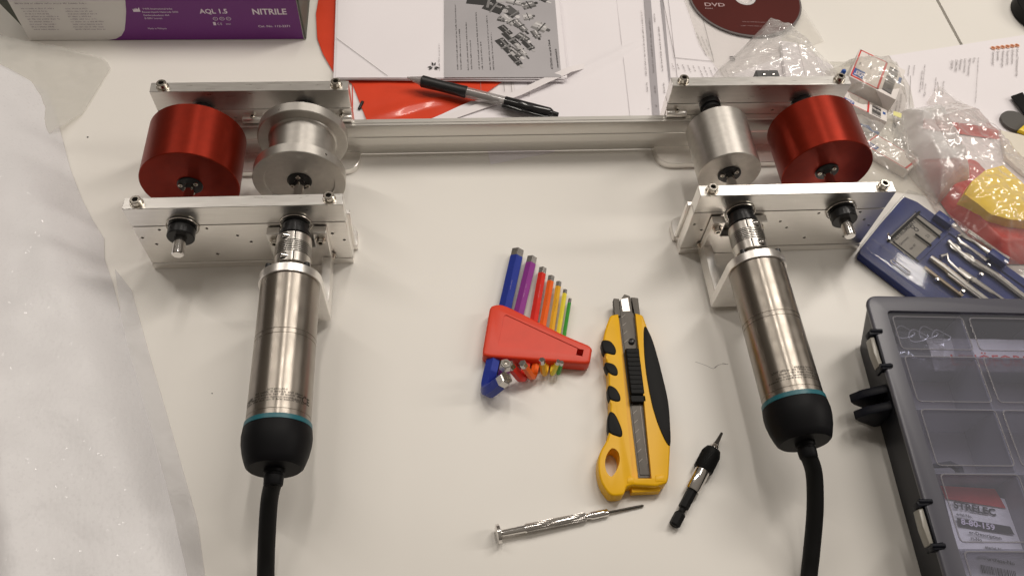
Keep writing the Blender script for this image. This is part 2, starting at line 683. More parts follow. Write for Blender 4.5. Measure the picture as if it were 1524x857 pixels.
HL = [(18.5, 50), (3.4, 40.6), (11.1, 32.1), (52.7, 50.1), (72.8, 40.4), (81.2, 32.1), (52.5, 17.2), (143.4, 40), (151.5, 31.3)]
HR = [(577.9 - a, b) for a, b in ((18.7, 50.2), (11.1, 40.2), (3.6, 32.1), (52.8, 50), (72.9, 32), (81.1, 40.5), (52.6, 17.3), (18.7, 17.5), (143.5, 31.7), (151.2, 39.5))]
for X0, s in ((0.0, 1), (577.9, -1)):
    xr = lambda a: X0 + s * a
    xa, xb = sorted((xr(0), xr(155.3)))
    holes = HL if s > 0 else HR
    # front lower plate, with bearing bores under the collars
    bores = [(xr(36.5), ZA, 10.2), (xr(118.5), ZA, 10.2)]
    fp = plate_with_holes('front_plate', xa, xb, 0, 10.3, 7.2, 54.0, [(h[0], h[1], 1.15) for h in holes] + bores)
    bp_ = plate_with_holes('back_plate', xa, xb, 117.4, 127.7, 7.2, 54.0, [(xr(36.5), ZA, 9.2), (xr(118.5), ZA, 9.2), (xr(60), 45.5, 1.1), (xr(92), 45.8, 1.1), (xr(140), 47, 1.1)])
    # the foot blocks: rounded inner corner
    for nm, ya, yb in (('front_foot', -0.8, 34.0), ('rear_foot', 92.0, 129.0)):
        x_in, x_out = xr(158.3), xr(-0.2)
        pts = [(x_out, ya), (x_in, ya), (x_in, yb), (x_out, yb)]
        rr = [1, 1, 16, 16] if nm == 'front_foot' else [16, 16, 1, 1]
        if nm == 'front_foot':
            pts[1] = (xr(155.4), ya); 
            pts = [pts[0], pts[1], (xr(155.4), 12), (x_in, 12), pts[2], pts[3]]
            rr = [0.5, 0.5, 0, 0, 16, 16]
        bm = NB(); prism(bm, rounded(pts, rr, 7), 0.0, 6.9, 0.4, 1)
        obj(nm, bm, ALU, rig)
    # backing plate seen past the inner end of the front plate
    bm = NB(); box(bm, *sorted((xr(100), xr(157.2))), 10.7, 15.0, 7.2, 50, 0.4, 1)
    obj('backing_plate', bm, ALU, rig)
    # clamp bars above the split line
    for nm, ya, yb in (('front_clamp_bar', 0.0, 10.3), ('back_clamp_bar', 117.4, 127.7)):
        bm = NB(); box(bm, xa, xb, ya, yb, 54.7, 75.0, 0.35, 1)
        o = obj(nm, bm, ALUB, rig)
        c = NB()
        for sx_ in (36.5, 118.5):
            lathe(c, [(0, 10.2 if ya == 0 else 9.2), (14, 10.2 if ya == 0 else 9.2)], (xr(sx_), ya - 2, ZA), (0, 1, 0), 24)
        cut(o, c)
        for sx_ in (9.8, 145.6):
            screw((xr(sx_), (ya + yb) / 2 - .3, 75.9), (0, 0, 1), SC4, rig)
    # shafts
    for sx_, kind in ((36.5, 'idle'), (118.5, 'driven')):
        x = xr(sx_)
        y_end = -26.5 if kind == 'idle' else -20
        bm = NB(); lathe(bm, [(0, 3.6), (0.7, 4.4), (34, 4.4), (36, 3.7), (60, 3.7), (150, 3.7), (155, 3.7)], (x, y_end, ZA), (0, 1, 0), 28)
        obj('shaft', bm, STEEL if False else CHR, rig)
        # front bearing collar with snap ring and grub screws
        bm = NB(); lathe(bm, [(0, 4.5), (0, 9.2), (0.6, 9.8), (7, 9.8), (7.4, 9.0), (8.4, 9.0), (8.6, 10.0), (22, 10.0), (22, 4.5)], (x, -11.5, ZA), (0, 1, 0), 36, cap=False)
        col_ = obj('bearing_collar', bm, BLK, rig)
        bm = NB(); tube(bm, [(x + 11.4 * math.cos(a), -1.3, ZA + 11.4 * math.sin(a)) for a in [math.radians(-60 + 300 * k / 40) for k in range(41)]], 0.45, 8)
        obj('snap_ring', bm, SCRW, col_)
        for a in (60, 120, 200):
            bm = NB(); lathe(bm, [(9.0, 0), (9.0, 1.25), (9.95, 1.25), (9.95, .7), (9.4, .7), (9.4, 0)], (x, -7.2, ZA), (math.cos(math.radians(a)), 0, math.sin(math.radians(a))), 12)
            obj('grub_screw', bm, BLK, col_)
        # back collar
        bm = NB(); lathe(bm, [(0, 3.8), (0, 7.2), (3, 7.2), (3, 8.8), (9, 8.8), (9, 3.8)], (x, 109.5, ZA), (0, 1, 0), 32, cap=False)
        obj('bearing_collar', bm, BLK, rig)

# rollers
def hub(x, y, parent, rot):
    bm = NB(); lathe(bm, [(0, 3.8), (0, 8.9), (0.5, 9.4), (3, 9.4)], (x, y, ZA), (0, 1, 0), 40, cap=False)
    h_ = obj('hub_flange', bm, BLK, parent)
    for k in range(3):
        a = math.radians(rot + 120 * k)
        p = (x + 6.6 * math.cos(a), y - 0.05, ZA + 6.6 * math.sin(a))
        bm = NB()
        lathe(bm, [(0, 1.75), (1.6, 1.75), (1.9, 1.45), (1.9, .95), (0.8, .9), (0.8, 0)], p, (0, -1, 0), 18, cap=False)
        q = obj('cap_screw', bm, SCRW, parent)


def roller(name, x, y0, y1, r, m, rot, label):
    prof = [(0, 9.4), (0, r - .5), (0.5, r), (y1 - y0 - .5, r), (y1 - y0, r - .5), (y1 - y0, 5)]
    bm = NB(); lathe(bm, prof, (x, y0, ZA), (0, 1, 0), 128, cap=False)
    o = obj(name, bm, m, rig, label=label)
    hub(x, y0 - 1.2, o, rot)
    return o


roller('red_roller', 36.5, 38.5, 88.5, 36.4, REDM, 35, 'red anodised drum at the left end of the rig')
roller('red_roller', 541.4, 39.5, 89.5, 36.2, REDM, 60, 'red anodised drum at the right end of the rig')
roller('silver_roller', 459.4, 38.5, 89.5, 25.4, ANO, 50, 'plain silver drum beside the right red drum')
x = 118.5
prof = [(1.4, 9.4), (1.4, 26.2), (0, 26.8), (0, 34.6), (.5, 35.1), (8.6, 35.1), (9.1, 34.6), (9.1, 27.0), (9.9, 26.6), (10.6, 25.6), (40.4, 25.6), (41.1, 26.6), (41.9, 27.0), (41.9, 34.6), (42.4, 35.1), (50.5, 35.1), (51, 34.6), (51, 6)]
bm = NB(); lathe(bm, prof, (x, 39.2, ZA), (0, 1, 0), 128, cap=False)
sp = obj('flanged_spool', bm, ANO, rig, label='silver spool with two raised flanges')
hub(x, 39.4, sp, 90)
for a, y in ((48, 43.5), (112, 84.5)):
    bm = NB(); lathe(bm, [(34.2, 0), (34.9, 1.1), (35.25, 1.1), (35.2, 0)], (x, y, ZA), (math.cos(math.radians(a)), 0, math.sin(math.radians(a))), 14, cap=False)
    obj('set_screw', bm, CHR, sp)

# rail: front face, groove lip
bm = NB()
prism(bm, [(112.2, 4.5), (112.2, 17.0), (109.8, 18.4), (109.8, 26.2), (109.2, 26.6), (109.2, 27.3), (109.8, 27.7), (109.8, 41), (110.1, 41.4), (117.1, 41.4), (117.1, 4.5)], 17, 561, axis='x')
rail = obj('rail', bm, RAILM, rig)
bm = NB(); box(bm, 17, 561, 112.6, 113.4, 41.45, 41.8)
obj('rail_lip', bm, RAILM, rail)

# rail clamps
for cx0, cx1 in ((66, 83), (138.5, 155.0), (423.2, 440.5)):
    bm = NB(); prism(bm, [(113.6, 41.9), (112.8, 43.2), (112.8, 46.6), (114.6, 48), (117.2, 48), (117.2, 41.9)], cx0, cx1, 0.25, 1, axis='x')
    c = obj('rail_clamp', bm, ALU, rig)
    screw(((cx0 + cx1) / 2, 115.1, 48.0), (0, 0, 1), (SC2[0], SC2[1], None), rig)

# motors, mounts, couplings
rng = random.Random(4)
for X0, s in ((118.5, 1), (459.4, -1)):
    xx = lambda a: X0 + s * a
    # mount: back plate with ears, side plate, floor, motor flange
    bm = NB()
    prism(bm, [(xx(-22), 6), (xx(22), 6), (xx(22), 51), (xx(12), 51), (xx(12), 33), (xx(-12), 33), (xx(-12), 51), (xx(-22), 51)], -7.6, -0.9, 0.4, 1, axis='y')
    mount = obj('motor_mount', bm, ALU, rig)
    bm = NB(); box(bm, *sorted((xx(15.2), xx(21.9))), -50.1, -7.7, 6.2, 20.2, 0.3, 1)
    obj('side_plate', bm, ALU, mount)
    bm = NB(); box(bm, *sorted((xx(-21), xx(15.1))), -50.1, -7.7, 6.2, 9.5, 0.3, 1)
    obj('floor_plate', bm, ALU, mount)
    pts = [(xx(22), 6), (xx(22), 20)]
    R_ = 21.9
    a0 = math.atan2(20 - ZA, 22)
    # tangent point on the circle, seen from (22,20)
    d = math.hypot(22, 20 - ZA); al = math.acos(R_ / d)
    a1 = a0 + al
    k = 40
    a_end = math.pi - a1
    for i in range(k + 1):
        a = a1 + (math.pi - 2 * a1) * i / k if False else a1 + (math.pi + 0.35 - a1) * i / k
        pts.append((xx(R_ * math.cos(a)), ZA + R_ * math.sin(a)))
    pts += [(xx(-22), 40), (xx(-22), 6)]
    bm = NB(); prism(bm, pts, -57.0, -50.2, 0.3, 1, axis='y')
    fl = obj('motor_flange', bm, ALU, mount)
    c = NB(); lathe(c, [(0, 13.8), (30, 13.8)], (X0, -70, ZA), (0, 1, 0), 48)
    cut(fl, c)
    for sx_, sz in ((17, 43.5), (-17, 43.5), (20.5, 12.5)):
        screw((xx(sx_), -8.6 if sz > 20 else -1.8, sz), (0, -1, 0), SC3, rig)
    for a in (48, 132):
        p = (X0 + 19.6 * math.cos(math.radians(a)), -50.0, ZA + 19.6 * math.sin(math.radians(a)))
        bm = NB(); lathe(bm, [(0, 2.3), (2.8, 2.3), (3.1, 2.0), (3.1, 1.2), (1.6, 1.1), (1.6, 0)], p, (0, 1, 0), 18, cap=False)
        obj('flange_screw', bm, BLK, mount)
    # locking collar with two socket screws
    bm = NB(); lathe(bm, [(0, 5), (0, 10.6), (.6, 11.2), (3.8, 11.2), (3.8, 5)], (X0, -14.6, ZA), (0, 1, 0), 40, cap=False)
    lc = obj('locking_collar', bm, BLK, rig)
    for a in (40, 90, 140, 215, 325):
        p = (X0 + 8.0 * math.cos(math.radians(a)), -14.6, ZA + 8.0 * math.sin(math.radians(a)))
        bm = NB(); lathe(bm, [(0, 1.9), (1.0, 1.9), (1.0, 1.0), (.2, .9), (.2, 0)], p, (0, -1, 0), 18, cap=False)
        obj('collar_screw', bm, RUB, lc)
    # bellows coupling
    prof = [(0, 4.6), (0, 12.4), (.4, 12.9), (7.2, 12.9)]
    t = 7.2
    for k in range(6):
        prof += [(t + .05, 9.6), (t + .80, 9.6), (t + .85, 13.2), (t + 1.55, 13.2)]
        t += 1.6
    prof += [(t + .1, 11.4), (t + .5, 11.4), (t + .6, 12.9), (t + 8.2, 12.9), (t + 8.6, 12.4), (t + 8.6, 4.6)]
    bm = NB(); lathe(bm, [(-a, b) for a, b in prof], (X0, -16.6, ZA), (0, 1, 0), 64, cap=False)
    cp = obj('bellows_coupling', bm, BELL, rig)
    yb0 = -16.6 - t - 4.5
    for yc in (-20.4, yb0):
        bm = NB(); box(bm, X0 + s * 3.0 - .35, X0 + s * 3.0 + .35, yc - 3.4, yc + 3.4, ZA + 9, ZA + 13.05)
        obj('clamp_slot', bm, HOLE, cp)
        bm = NB(); lathe(bm, [(-4.0, 2.1), (2.6, 2.1), (2.9, 1.7), (2.9, 1.0), (1.2, 1.0), (1.2, 0)], (X0 - s * 3.4, yc, ZA + 11.7), (-s * .92, 0, .38), 18, cap=False)
        obj('clamp_screw', bm, CHR, cp)
        bm = NB(); lathe(bm, [(12.6, 3.0), (12.97, 2.9), (12.97, 0)], (X0, yc, ZA), (-s * .33, 0, .94), 22, cap=False)
        obj('screw_pocket', bm, HOLE, cp)
    # motor nose + tube + ring + cap
    bm = NB(); lathe(bm, [(0, 4.5), (0, 10.5), (12, 10.5), (12, 12), (26, 12)], (X0, -36, ZA), (0, -1, 0), 40)
    mo = obj('motor', bm, STEEL, rig, label='stainless steel cylindrical motor with teal ring and black end cap')
    r = 20.4
    prof = [(-57.1, 13), (-57.1, r - .3), (-57.4, r), (-101.0, r), (-101.2, r - .35), (-101.7, r - .35), (-101.9, r), (-104.6, r), (-104.8, r - .35), (-105.2, r - .35), (-105.4, r), (-158.4, r), (-158.6, r - .3), (-159.0, r - .3), (-159.2, r), (-162.4, r)]
    bm = NB(); lathe(bm, prof, (X0, 0, ZA), (0, 1, 0), 96, cap=False)
    obj('motor_tube', bm, STEEL, mo)
    bm = NB(); lathe(bm, [(-162.4, r - .1), (-162.4, r + .9), (-165.6, r + 1.1), (-165.6, r)], (X0, 0, ZA), (0, 1, 0), 96, cap=False)
    obj('teal_ring', bm, TEAL, mo)
    bm = NB(); lathe(bm, [(-165.6, r + .6), (-166, r + 1.2), (-171, r + 1.7), (-176, r + 1.4), (-182, r + .2), (-187, r - 1.4), (-190.0, r - 2.6), (-191.4, r - 4.2), (-191.6, 6.8), (-191.6, 0)], (X0, 0, ZA), (0, 1, 0), 96, cap=False)
    obj('end_cap', bm, CAPM, mo)
    bm = NB(); lathe(bm, [(-190, 6.6), (-194, 6.4), (-194.3, 5.7), (-195.5, 5.7), (-196, 6.1), (-201, 5.9), (-202, 5.2)], (X0, 0, ZA), (0, 1, 0), 40)
    obj('cable_gland', bm, CAPM, mo)
    if s > 0:
        path = bez([(X0, -198, ZA), (X0 - 4.2, -207, 42), (X0 - 6.9, -226, 27.5), (X0 - 8.4, -246, 14.5), (X0 - 7, -290, 6.4), (X0 + 6, -350, 5.6), (X0 + 20, -420, 5.6)], 8)
    else:
        path = bez([(X0, -198, ZA), (X0 + 5.5, -209, 43.5), (X0 + 5.4, -229, 30.5), (X0 + 1.9, -251.6, 17), (X0 - 4, -275, 8.5), (X0 - 24, -340, 5.8), (X0 - 50, -420, 5.6)], 8)
    bm = NB(); tube(bm, path, 5.4, 20)
    obj('motor_cable', bm, RUB, rig, label='black rubber sheathed cable leaving the motor cap')
    # laser lettering wrapped on the tube
    def wrap(bm, y_top, a_mid, rad=20.46):
        for v in bm.verts:
            a = a_mid + math.degrees(v.co.x / rad)
            yy = y_top + v.co.y
            v.co = Vector((X0 + rad * math.sin(math.radians(a)), yy, ZA + rad * math.cos(math.radians(a))))
        return bm
    L = NB()
    if s > 0:
        for tx, sz, y, a in (('ACT-032A-00-0', 1.35, -146.6, 5), ('CE', 4.6, -152.6, 62)):
            q = wrap(text_bm(tx, sz, 0.03, 'CENTER'), y, a); merge(L, q)
        rows = [(-148.4, 5, 30, 1.1), (-150.2, -12, 48, 1.0), (-152.0, -14, 44, .9), (-153.6, -14, 52, 1.0)]
        rows += [(-148.2, 52, 7, .8), (-149.8, 50, 6, .8), (-152.6, 43, 6, .8), (-151.0, -52, 6, .8)]
    else:
        rows = [(-146.4, 14, 15, 1.0), (-148.2, -8, 30, 1.1), (-150.2, 6, 30, 1.0), (-152.2, 6, 36, .9), (-154.0, 0, 44, 1.0), (-147.2, -34, 9, .8)]
    for y, a, w_, h_ in rows:
        q = NB(); micro(q, -w_ / 2, 0, w_, h_ * 1.35, rng, st=.5); wrap(q, y, a); merge(L, q)
    obj('laser_lettering', L, ETCH, mo)

# ------------------------------------------------------------------ hex keys in their holder
hold = thing('key_holder', 'orange red plastic wedge holder gripping the coloured hex keys', 'tool holder', (296, -85, 0))
hp = rounded([(262.0, -52.3), (270.5, -51.3), (278.5, -55.5), (317.0, -80.8), (334.6, -90.3), (336.6, -93.3), (333.3, -104.6), (330.0, -105.8), (258.5, -96.6), (253.4, -95.0)], [4, 3, 2, 2, 2, 1.5, 1.5, 1.5, 2, 4], 4)
bm = NB(); prism(bm, hp, 0.4, 13.0, 2.0, 3, ang=50)
ho = obj('holder_body', bm, ORG, hold)
c = NB(); prism(c, rounded([(272.4, -60.5), (327.6, -93.6), (328.4, -98.4), (265.6, -87.6)], 3, 4), 12.3, 20)
c2 = NB(); prism(c2, [(325.3, -92.8), (329.9, -94.2), (328.1, -99.6), (323.5, -98.2)], -5, 20)
cut(ho, c, c2)
KEYS = [  # name colour, top(x,y), bend(x,y), tip(x,y,z), across flats, colour rgb, tiplen, label
    ((288.2, 3.0), (254.5, -124.5), (269.5, -121.0, 26), 9.6, (0.014, 0.035, 0.30), 7.5, 'longest thickest hex key, blue sleeve, at the left edge of the holder'),
    ((299.3, -4.4), (267.5, -113.5), (269.5, -110.0, 27), 7.8, (0.27, 0.035, 0.27), 7.0, 'purple sleeved hex key standing between the blue and the red key'),
    ((307.0, -15), (283.0, -114.5), (272.0, -108.5, 23), 6.0, (0.68, 0.022, 0.012), 6.0, 'red sleeved hex key in the holder, third from the left'),
    ((313.1, -23), (290.6, -113.0), (281.5, -108.4, 23.5), 5.1, (0.85, 0.13, 0.01), 5.5, 'orange sleeved hex key between the red and the yellow keys'),
    ((318.6, -28.6), (299.2, -111.0), (296.5, -104.8, 21), 4.2, (0.80, 0.42, 0.02), 5, 'deep yellow hex key right of the orange key'),
    ((322.9, -36.2), (304.6, -110.8), (308.8, -106.2, 20), 3.3, (0.85, 0.70, 0.05), 4, 'slim lemon yellow hex key beside the green one'),
    ((325.7, -44.8), (309.2, -110.6), (311.4, -106.6, 19), 2.7, (0.05, 0.33, 0.035), 4, 'shortest and thinnest hex key, green sleeve'),
]
for i, (tp, bd, ti, af, col_, tl, lab) in enumerate(KEYS):
    k = thing('hex_key', lab, 'hex key', (tp[0], tp[1], 0), 0, 'hex keys in the holder')
    z0 = 5.8
    A = Vector((*tp, z0)); B = Vector((*bd, z0 if af < 9 else z0)); C_ = Vector(ti)
    rb = min(af * 1.15, (C_ - B).length * .45)
    ua = (A - B).normalized(); uc = (C_ - B).normalized()
    arc = []
    for q in range(9):
        t = q / 8
        arc.append((B + ua * rb) * (1 - t) ** 2 + B * 2 * t * (1 - t) + (B + uc * rb) * t * t)
    rad = af / 2 / math.cos(math.pi / 6)
    body = [A - ua * tl] + arc + [C_ - uc * tl * .8]
    m_ = mat('key_paint_%s' % ('blue', 'purple', 'red', 'orange', 'amber', 'lemon', 'green')[i], col_, rough=0.38, bump=0.1, bscale=900, coat=0.2, metal=0.15, var=0.06, vscale=90)
    bm = NB(); pxe = tube(bm, body, rad * 1.03, 6, ph=math.pi / 6)
    sl = obj('coloured_sleeve', bm, m_, k, angle=25)
    for P0, P1 in ((A, A - ua * (tl + .5)), (C_, C_ - uc * (tl * .8 + .5))):
        dd = (P0 - P1).normalized()
        x_i = pxe if P0 is C_ else None
        if x_i is None: x_i = frame(-dd)[0]
        bm = NB(); tube(bm, [P1, P0 - dd * .5], rad, 6, ph=math.pi / 6, x0=x_i)
        x_, y_, _ = frame(dd)
        bm2 = NB(); tube(bm2, [P0 - dd * .5, P0], [rad, rad * .86], 6, ph=math.pi / 6, x0=x_i); merge(bm, bm2)
        tp_o = obj('steel_tip', bm, mat('key_steel', (.58, .56, .54), metal=1, rough=.26), k, angle=25)
        if P0 is C_ and af > 7:
            bm = NB(); lathe(bm, [(0, rad * .60), (.25, rad * .58), (.25, rad * .45), (0.05, rad * .42), (0.05, rad * .2), (.2, .1)], P0, dd, 24, cap=False)
            obj('turned_face', bm, SCRW, tp_o)
    if af > 3.8:
        words = {0: '10 mm', 1: 'ALLEN 8', 2: 'BJK 6', 3: 'ALLEN 5', 4: '4 mm'}[i]
        lm = mat('key_print_dark', (0.08, 0.03, 0.03), rough=.5) if i in (3, 4) else mat('key_print_light', (0.5, 0.4, 0.5), rough=.5)
        fn = ua.cross(Vector((0, 0, 1))).normalized()
        q = text_bm('', 1); 
        q.free()
        rq = random.Random(i)
        q = NB(); micro(q, 0, 0, 12 if i else 9, af * .2, rq)
        o0 = A - ua * (tl + 24 + (10 if i < 2 else 0)) + Vector((0, 0, rad * math.cos(math.pi / 6) * 1.03 + .25)) - Vector((ua.y, -ua.x, 0)) * (-af * .12)
        place(q, o0, ua, Vector((-ua.y, ua.x, 0)))
        obj('size_print', q, lm, k)

# ------------------------------------------------------------------ utility knife
kn = thing('utility_knife', 'yellow snap-off utility knife with black rubber grips lying blade up', 'utility knife', (362, -130, 0))
kb = rounded([(354.0, -65.4), (359.6, -64.6), (374.4, -64.4), (379.4, -66.4), (380.6, -75.5), (383.2, -90.2), (385.0, -116.5), (385.9, -137.4), (384.6, -155.5), (382.2, -171.1), (376.6, -195.5), (374.6, -199.6), (366.8, -201.5), (350.4, -199.6), (346.3, -200.6), (343.5, -206.4), (334.6, -206.6), (329.3, -198.3), (328.2, -187.2), (330.4, -176.1), (338.8, -164.6), (341.8, -153.4), (343.2, -141.5), (344.6, -133), (344.2, -125.2), (345.9, -115), (345.4, -106.1), (345.6, -97.4), (345.0, -88.1), (349.2, -75.1)], [2, 1, 1, 2] + [5] * 6 + [2, 2, 1, 1, 1, 2, 3] + [5] * 13, 3)
bm = NB(); prism(bm, kb, 0.6, 14, 2.2, 3, ang=50)
kbo = obj('knife_body', bm, YEL, kn)
c = NB(); prism(c, smooth_poly([(340.3, -172.8), (344.2, -176.2), (343.6, -184.2), (337.6, -192.8), (334.3, -190.4), (333.6, -184.0), (336.0, -177.0)], 4), -3, 20)
c2 = NB(); prism(c2, [(360.4, -60), (374.0, -60), (364.4, -196.0), (351.2, -195.2)], 9.2, 20)
cut(kbo, c, c2)
# recessed steel channel, blade, tip
ax = Vector((362.3 - 368.0, -194.5 + 64.0, 0)).normalized()      # down the knife
sd = Vector((-ax.y, ax.x, 0)); sd = sd if sd.x > 0 else -sd
O = Vector((367.9, -64.0, 0))
def K(u, v, z=0): 
    q = O + ax * u + sd * v
    return (q.x, q.y, z)
def kpoly(bm, pts, z0, z1, r=0):
    prism(bm, [K(u, v)[:2] for u, v in pts], z0, z1, r, 1)
bm = NB(); kpoly(bm, [(-2, -6.4), (-2, 6.4), (130, 5.9), (130, -5.9)], 9.3, 9.9)
obj('steel_channel', bm, BLADE, kn)
bm = NB(); kpoly(bm, [(-17.5, 3.6), (-19, -0.2), (-13, -4.6), (-2, -5.2), (128, -4.6), (128, 2.4), (-16, 4.4)], 10.0, 10.5)
bl = obj('snap_blade', bm, BLADE, kn)
bm = NB()
for k in range(17):
    u = 2 + k * 7.3
    if 30 < u < 70: continue
    kpoly(bm, [(u, -4.6), (u + .5, -4.6), (u - 2.2, -1.6), (u - 2.6, -1.6)], 10.5, 10.62)
obj('score_lines', bm, mat('score_grey', (.36, .33, .30), rough=.5), bl)
bm = NB(); kpoly(bm, [(96 - 40, 1.2), (96 - 40, 1.6), (120, 1.6), (120, 1.2)], 10.5, 10.6)
obj('blade_scratch', bm, mat('score_grey', (.3, .3, .3)), bl)
bm = NB(); kpoly(bm, [(-15.0, -9.3), (-11, -10.0), (1.5, -10.2), (1.5, -5.2), (-14.5, -5.0)], 7.5, 11.2, .4)
kpoly(bm, [(-16, 4.6), (-15.4, 10.2), (1.5, 9.9), (1.5, 5.6)], 7.5, 11.2, .4)
kpoly(bm, [(-14.5, -9.5), (-15, 9.5), (1.5, 9.3), (1.5, -9.3)], 6.2, 7.4, 0)
obj('steel_sleeve', bm, BLADE, kn)
bm = NB(); kpoly(bm, [(-14.2, -3.6), (-15.6, 2.2), (-3.5, 2.6), (-3.2, -3.2)], 10.55, 10.7)
obj('bright_blade_tip', bm, mat('polished_blade', (.85, .8, .77), metal=.9, rough=.5), bl)
bm = NB(); lathe(bm, [(0, 2.4), (1.2, 2.4), (1.6, 1.8), (1.6, 0)], K(23.6, .9, 10.5), (0, 0, 1), 20)
obj('blade_pin', bm, BLK, kn)
bm = NB(); kpoly(bm, [(31, -5.6), (31, 5.2), (69, 5.2), (69, -5.6)], 10.7, 14.6, 1.0)
sl = obj('slider', bm, RUB, kn)
bm = NB()
for k in range(9):
    kpoly(bm, [(34 + k * 3.7, -4.6), (34 + k * 3.7, 4.2), (35.3 + k * 3.7, 4.2), (35.3 + k * 3.7, -4.6)], 14.6, 15.1, .2)
obj('slider_ribs', bm, RUB, sl)
bm = NB(); kpoly(bm, [(69.5, -5.8), (69.5, 5.6), (75, 5.6), (75, -5.8)], 10.7, 14.0, .6)
obj('slider_clip', bm, RUB, sl)
bm = NB(); kpoly(bm, [(69.5, 5.0), (69.5, 6.2), (128.5, 6.6), (128.5, 5.2)], 9.95, 12.6, .2)
obj('channel_wall', bm, BLADE, kn)
GR = [[(344.2, -87.9), (350.5, -88.2), (353.9, -94.5), (352.7, -99.9), (348.0, -99.1), (344.4, -96.8)], [(344.3, -106.1), (350.6, -107.9), (352.8, -112.9), (351.6, -117.1), (347.5, -116.2), (344.5, -111.4)], [(344.0, -125.1), (349.2, -127.4), (351.7, -133.7), (350.7, -137.7), (346.4, -137.5), (343.2, -134.3)], [(341.6, -146.4), (345.9, -147.6), (349.0, -158.6), (348.5, -164.4), (345.3, -164.6), (339.4, -160.1)]]
for g in GR:
    bm = NB(); prism(bm, smooth_poly(g, 4), 6.0, 14.7, 1.2, 3, ang=50)
    obj('finger_grip', bm, RUB, kn)
bm = NB(); prism(bm, smooth_poly([(378.7, -77.0), (381.6, -83), (383.6, -95.0), (385.2, -117.5), (385.9, -138.3), (384.5, -154.4), (381.4, -173.0), (377.2, -164.4), (374.0, -144.4), (373.6, -117.0), (375.6, -93.2)], 4), 3.0, 14.8, 1.4, 3, ang=50)
obj('palm_grip', bm, RUB, kn)
bm = NB(); prism(bm, rounded([(353.5, -196.2), (371.5, -197), (370.6, -203.4), (350.4, -203.2), (350.8, -196)], 1), 1.4, 8.6, .8, 2)
obj('end_clip', bm, YEL, kn)
bm = NB(); prism(bm, [(367, -193.8), (374, -193.8), (373.4, -198.6), (366.6, -198.6)], 8, 14.4, .6, 2)
prism(bm, [(347.6, -194), (352.6, -194), (352.2, -198.4), (346.8, -198.4)], 8, 14.4, .6, 2)
obj('end_lugs', bm, YEL, kn)

# ------------------------------------------------------------------ small precision screwdriver
sd_ = thing('precision_screwdriver', 'small chrome precision screwdriver with round swivel head lying below the knife', 'screwdriver', (300, -219, 0))
p0 = Vector((256.0, -225.8, 6.5)); p1 = Vector((357.9, -210.5, 1.3)); dv = (p1 - p0).normalized()
bm = NB(); lathe(bm, [(0, 4.6), (.5, 6.3), (2.6, 6.5), (3.0, 5.0), (4.2, 2.2)], p0, dv, 20)
obj('swivel_head', bm, CHR, sd_)
bm = NB(); lathe(bm, [(3.6, 1.9), (5, 2.3), (19, 2.5), (20, 2.8), (20, 3.0), (62, 3.0), (62.4, 2.4), (63.5, 1.9), (65, 1.9), (66, 2.5), (67, 2.7), (77.5, 2.6), (78.5, 2.0), (78.5, 0)], p0, dv, 24)
hd = obj('handle', bm, CHR, sd_)
bm = NB()
fx, fy, _ = frame(dv)
for k in range(22):
    a = 2 * math.pi * k / 22
    rd = fx * math.cos(a) + fy * math.sin(a)
    b0 = p0 + dv * 20.5 + rd * 3.0; b1 = p0 + dv * 61.5 + (fx * math.cos(a + .5) + fy * math.sin(a + .5)) * 3.0
    tube(bm, [b0, (b0 + b1) / 2 + (fx * math.cos(a + .25) + fy * math.sin(a + .25)) * .1, b1], .22, 4)
obj('knurling', bm, CHR, hd)
bm = NB(); lathe(bm, [(0, .85), (25, .85), (26, .55), (26.2, .5)], p0 + dv * 78, dv, 12)
obj('driver_shaft', bm, BLADE, sd_)

# ------------------------------------------------------------------ bit holder with bit
bh = thing('bit_holder', 'black and chrome quick release bit holder with a bit fitted, right of the knife', 'bit holder', (398, -196, 0))
p0 = Vector((376.6, -226.4, 4.2)); p1 = Vector((412.5, -177.0, 6.9)); dv = (p1 - p0).normalized()
bm = NB(); tube(bm, [p0, p0 + dv * .9, p0 + dv * 9.5, p0 + dv * 11.5, p0 + dv * 13.5, p0 + dv * 14.8, p0 + dv * 31], [2.9, 3.9, 3.9, 2.3, 2.3, 3.7, 3.7], 6, ph=.3)
obj('hex_shank', bm, RUB, bh, angle=20)
bm = NB(); lathe(bm, [(28.5, 3.6), (28.5, 4.6), (29.3, 5.1), (46, 5.3), (47, 4.4)], p0, dv, 32)
obj('chrome_sleeve', bm, CHR, bh)
bm = NB(); lathe(bm, [(45.5, 4), (45.5, 6.2), (46.2, 6.7), (60, 6.7), (63.5, 5.4), (64.5, 3.6), (64.5, 2)], p0, dv, 36)
kc = obj('knurled_collar', bm, RUB, bh)
bm = NB()
fx, fy, _ = frame(dv)
for k in range(30):
    for sg in (1, -1):
        a = 2 * math.pi * k / 30
        pts_ = [p0 + dv * (46.5 + 13 * q / 5) + (fx * math.cos(a + sg * .55 * q / 5) + fy * math.sin(a + sg * .55 * q / 5)) * 6.72 for q in range(6)]
        tube(bm, pts_, .17, 4)
obj('knurling', bm, RUB, kc)
bm = NB(); lathe(bm, [(64, 3.5), (66.5, 3.3), (68, 2.0)], p0, dv, 24); obj('bit_socket', bm, CHR, bh)
bm = NB(); lathe(bm, [(64, 2.6), (68, 2.2), (70, 1.5), (78.2, .95), (78.6, .6)], p0, dv, 8); obj('driver_bit', bm, BLADE, bh)

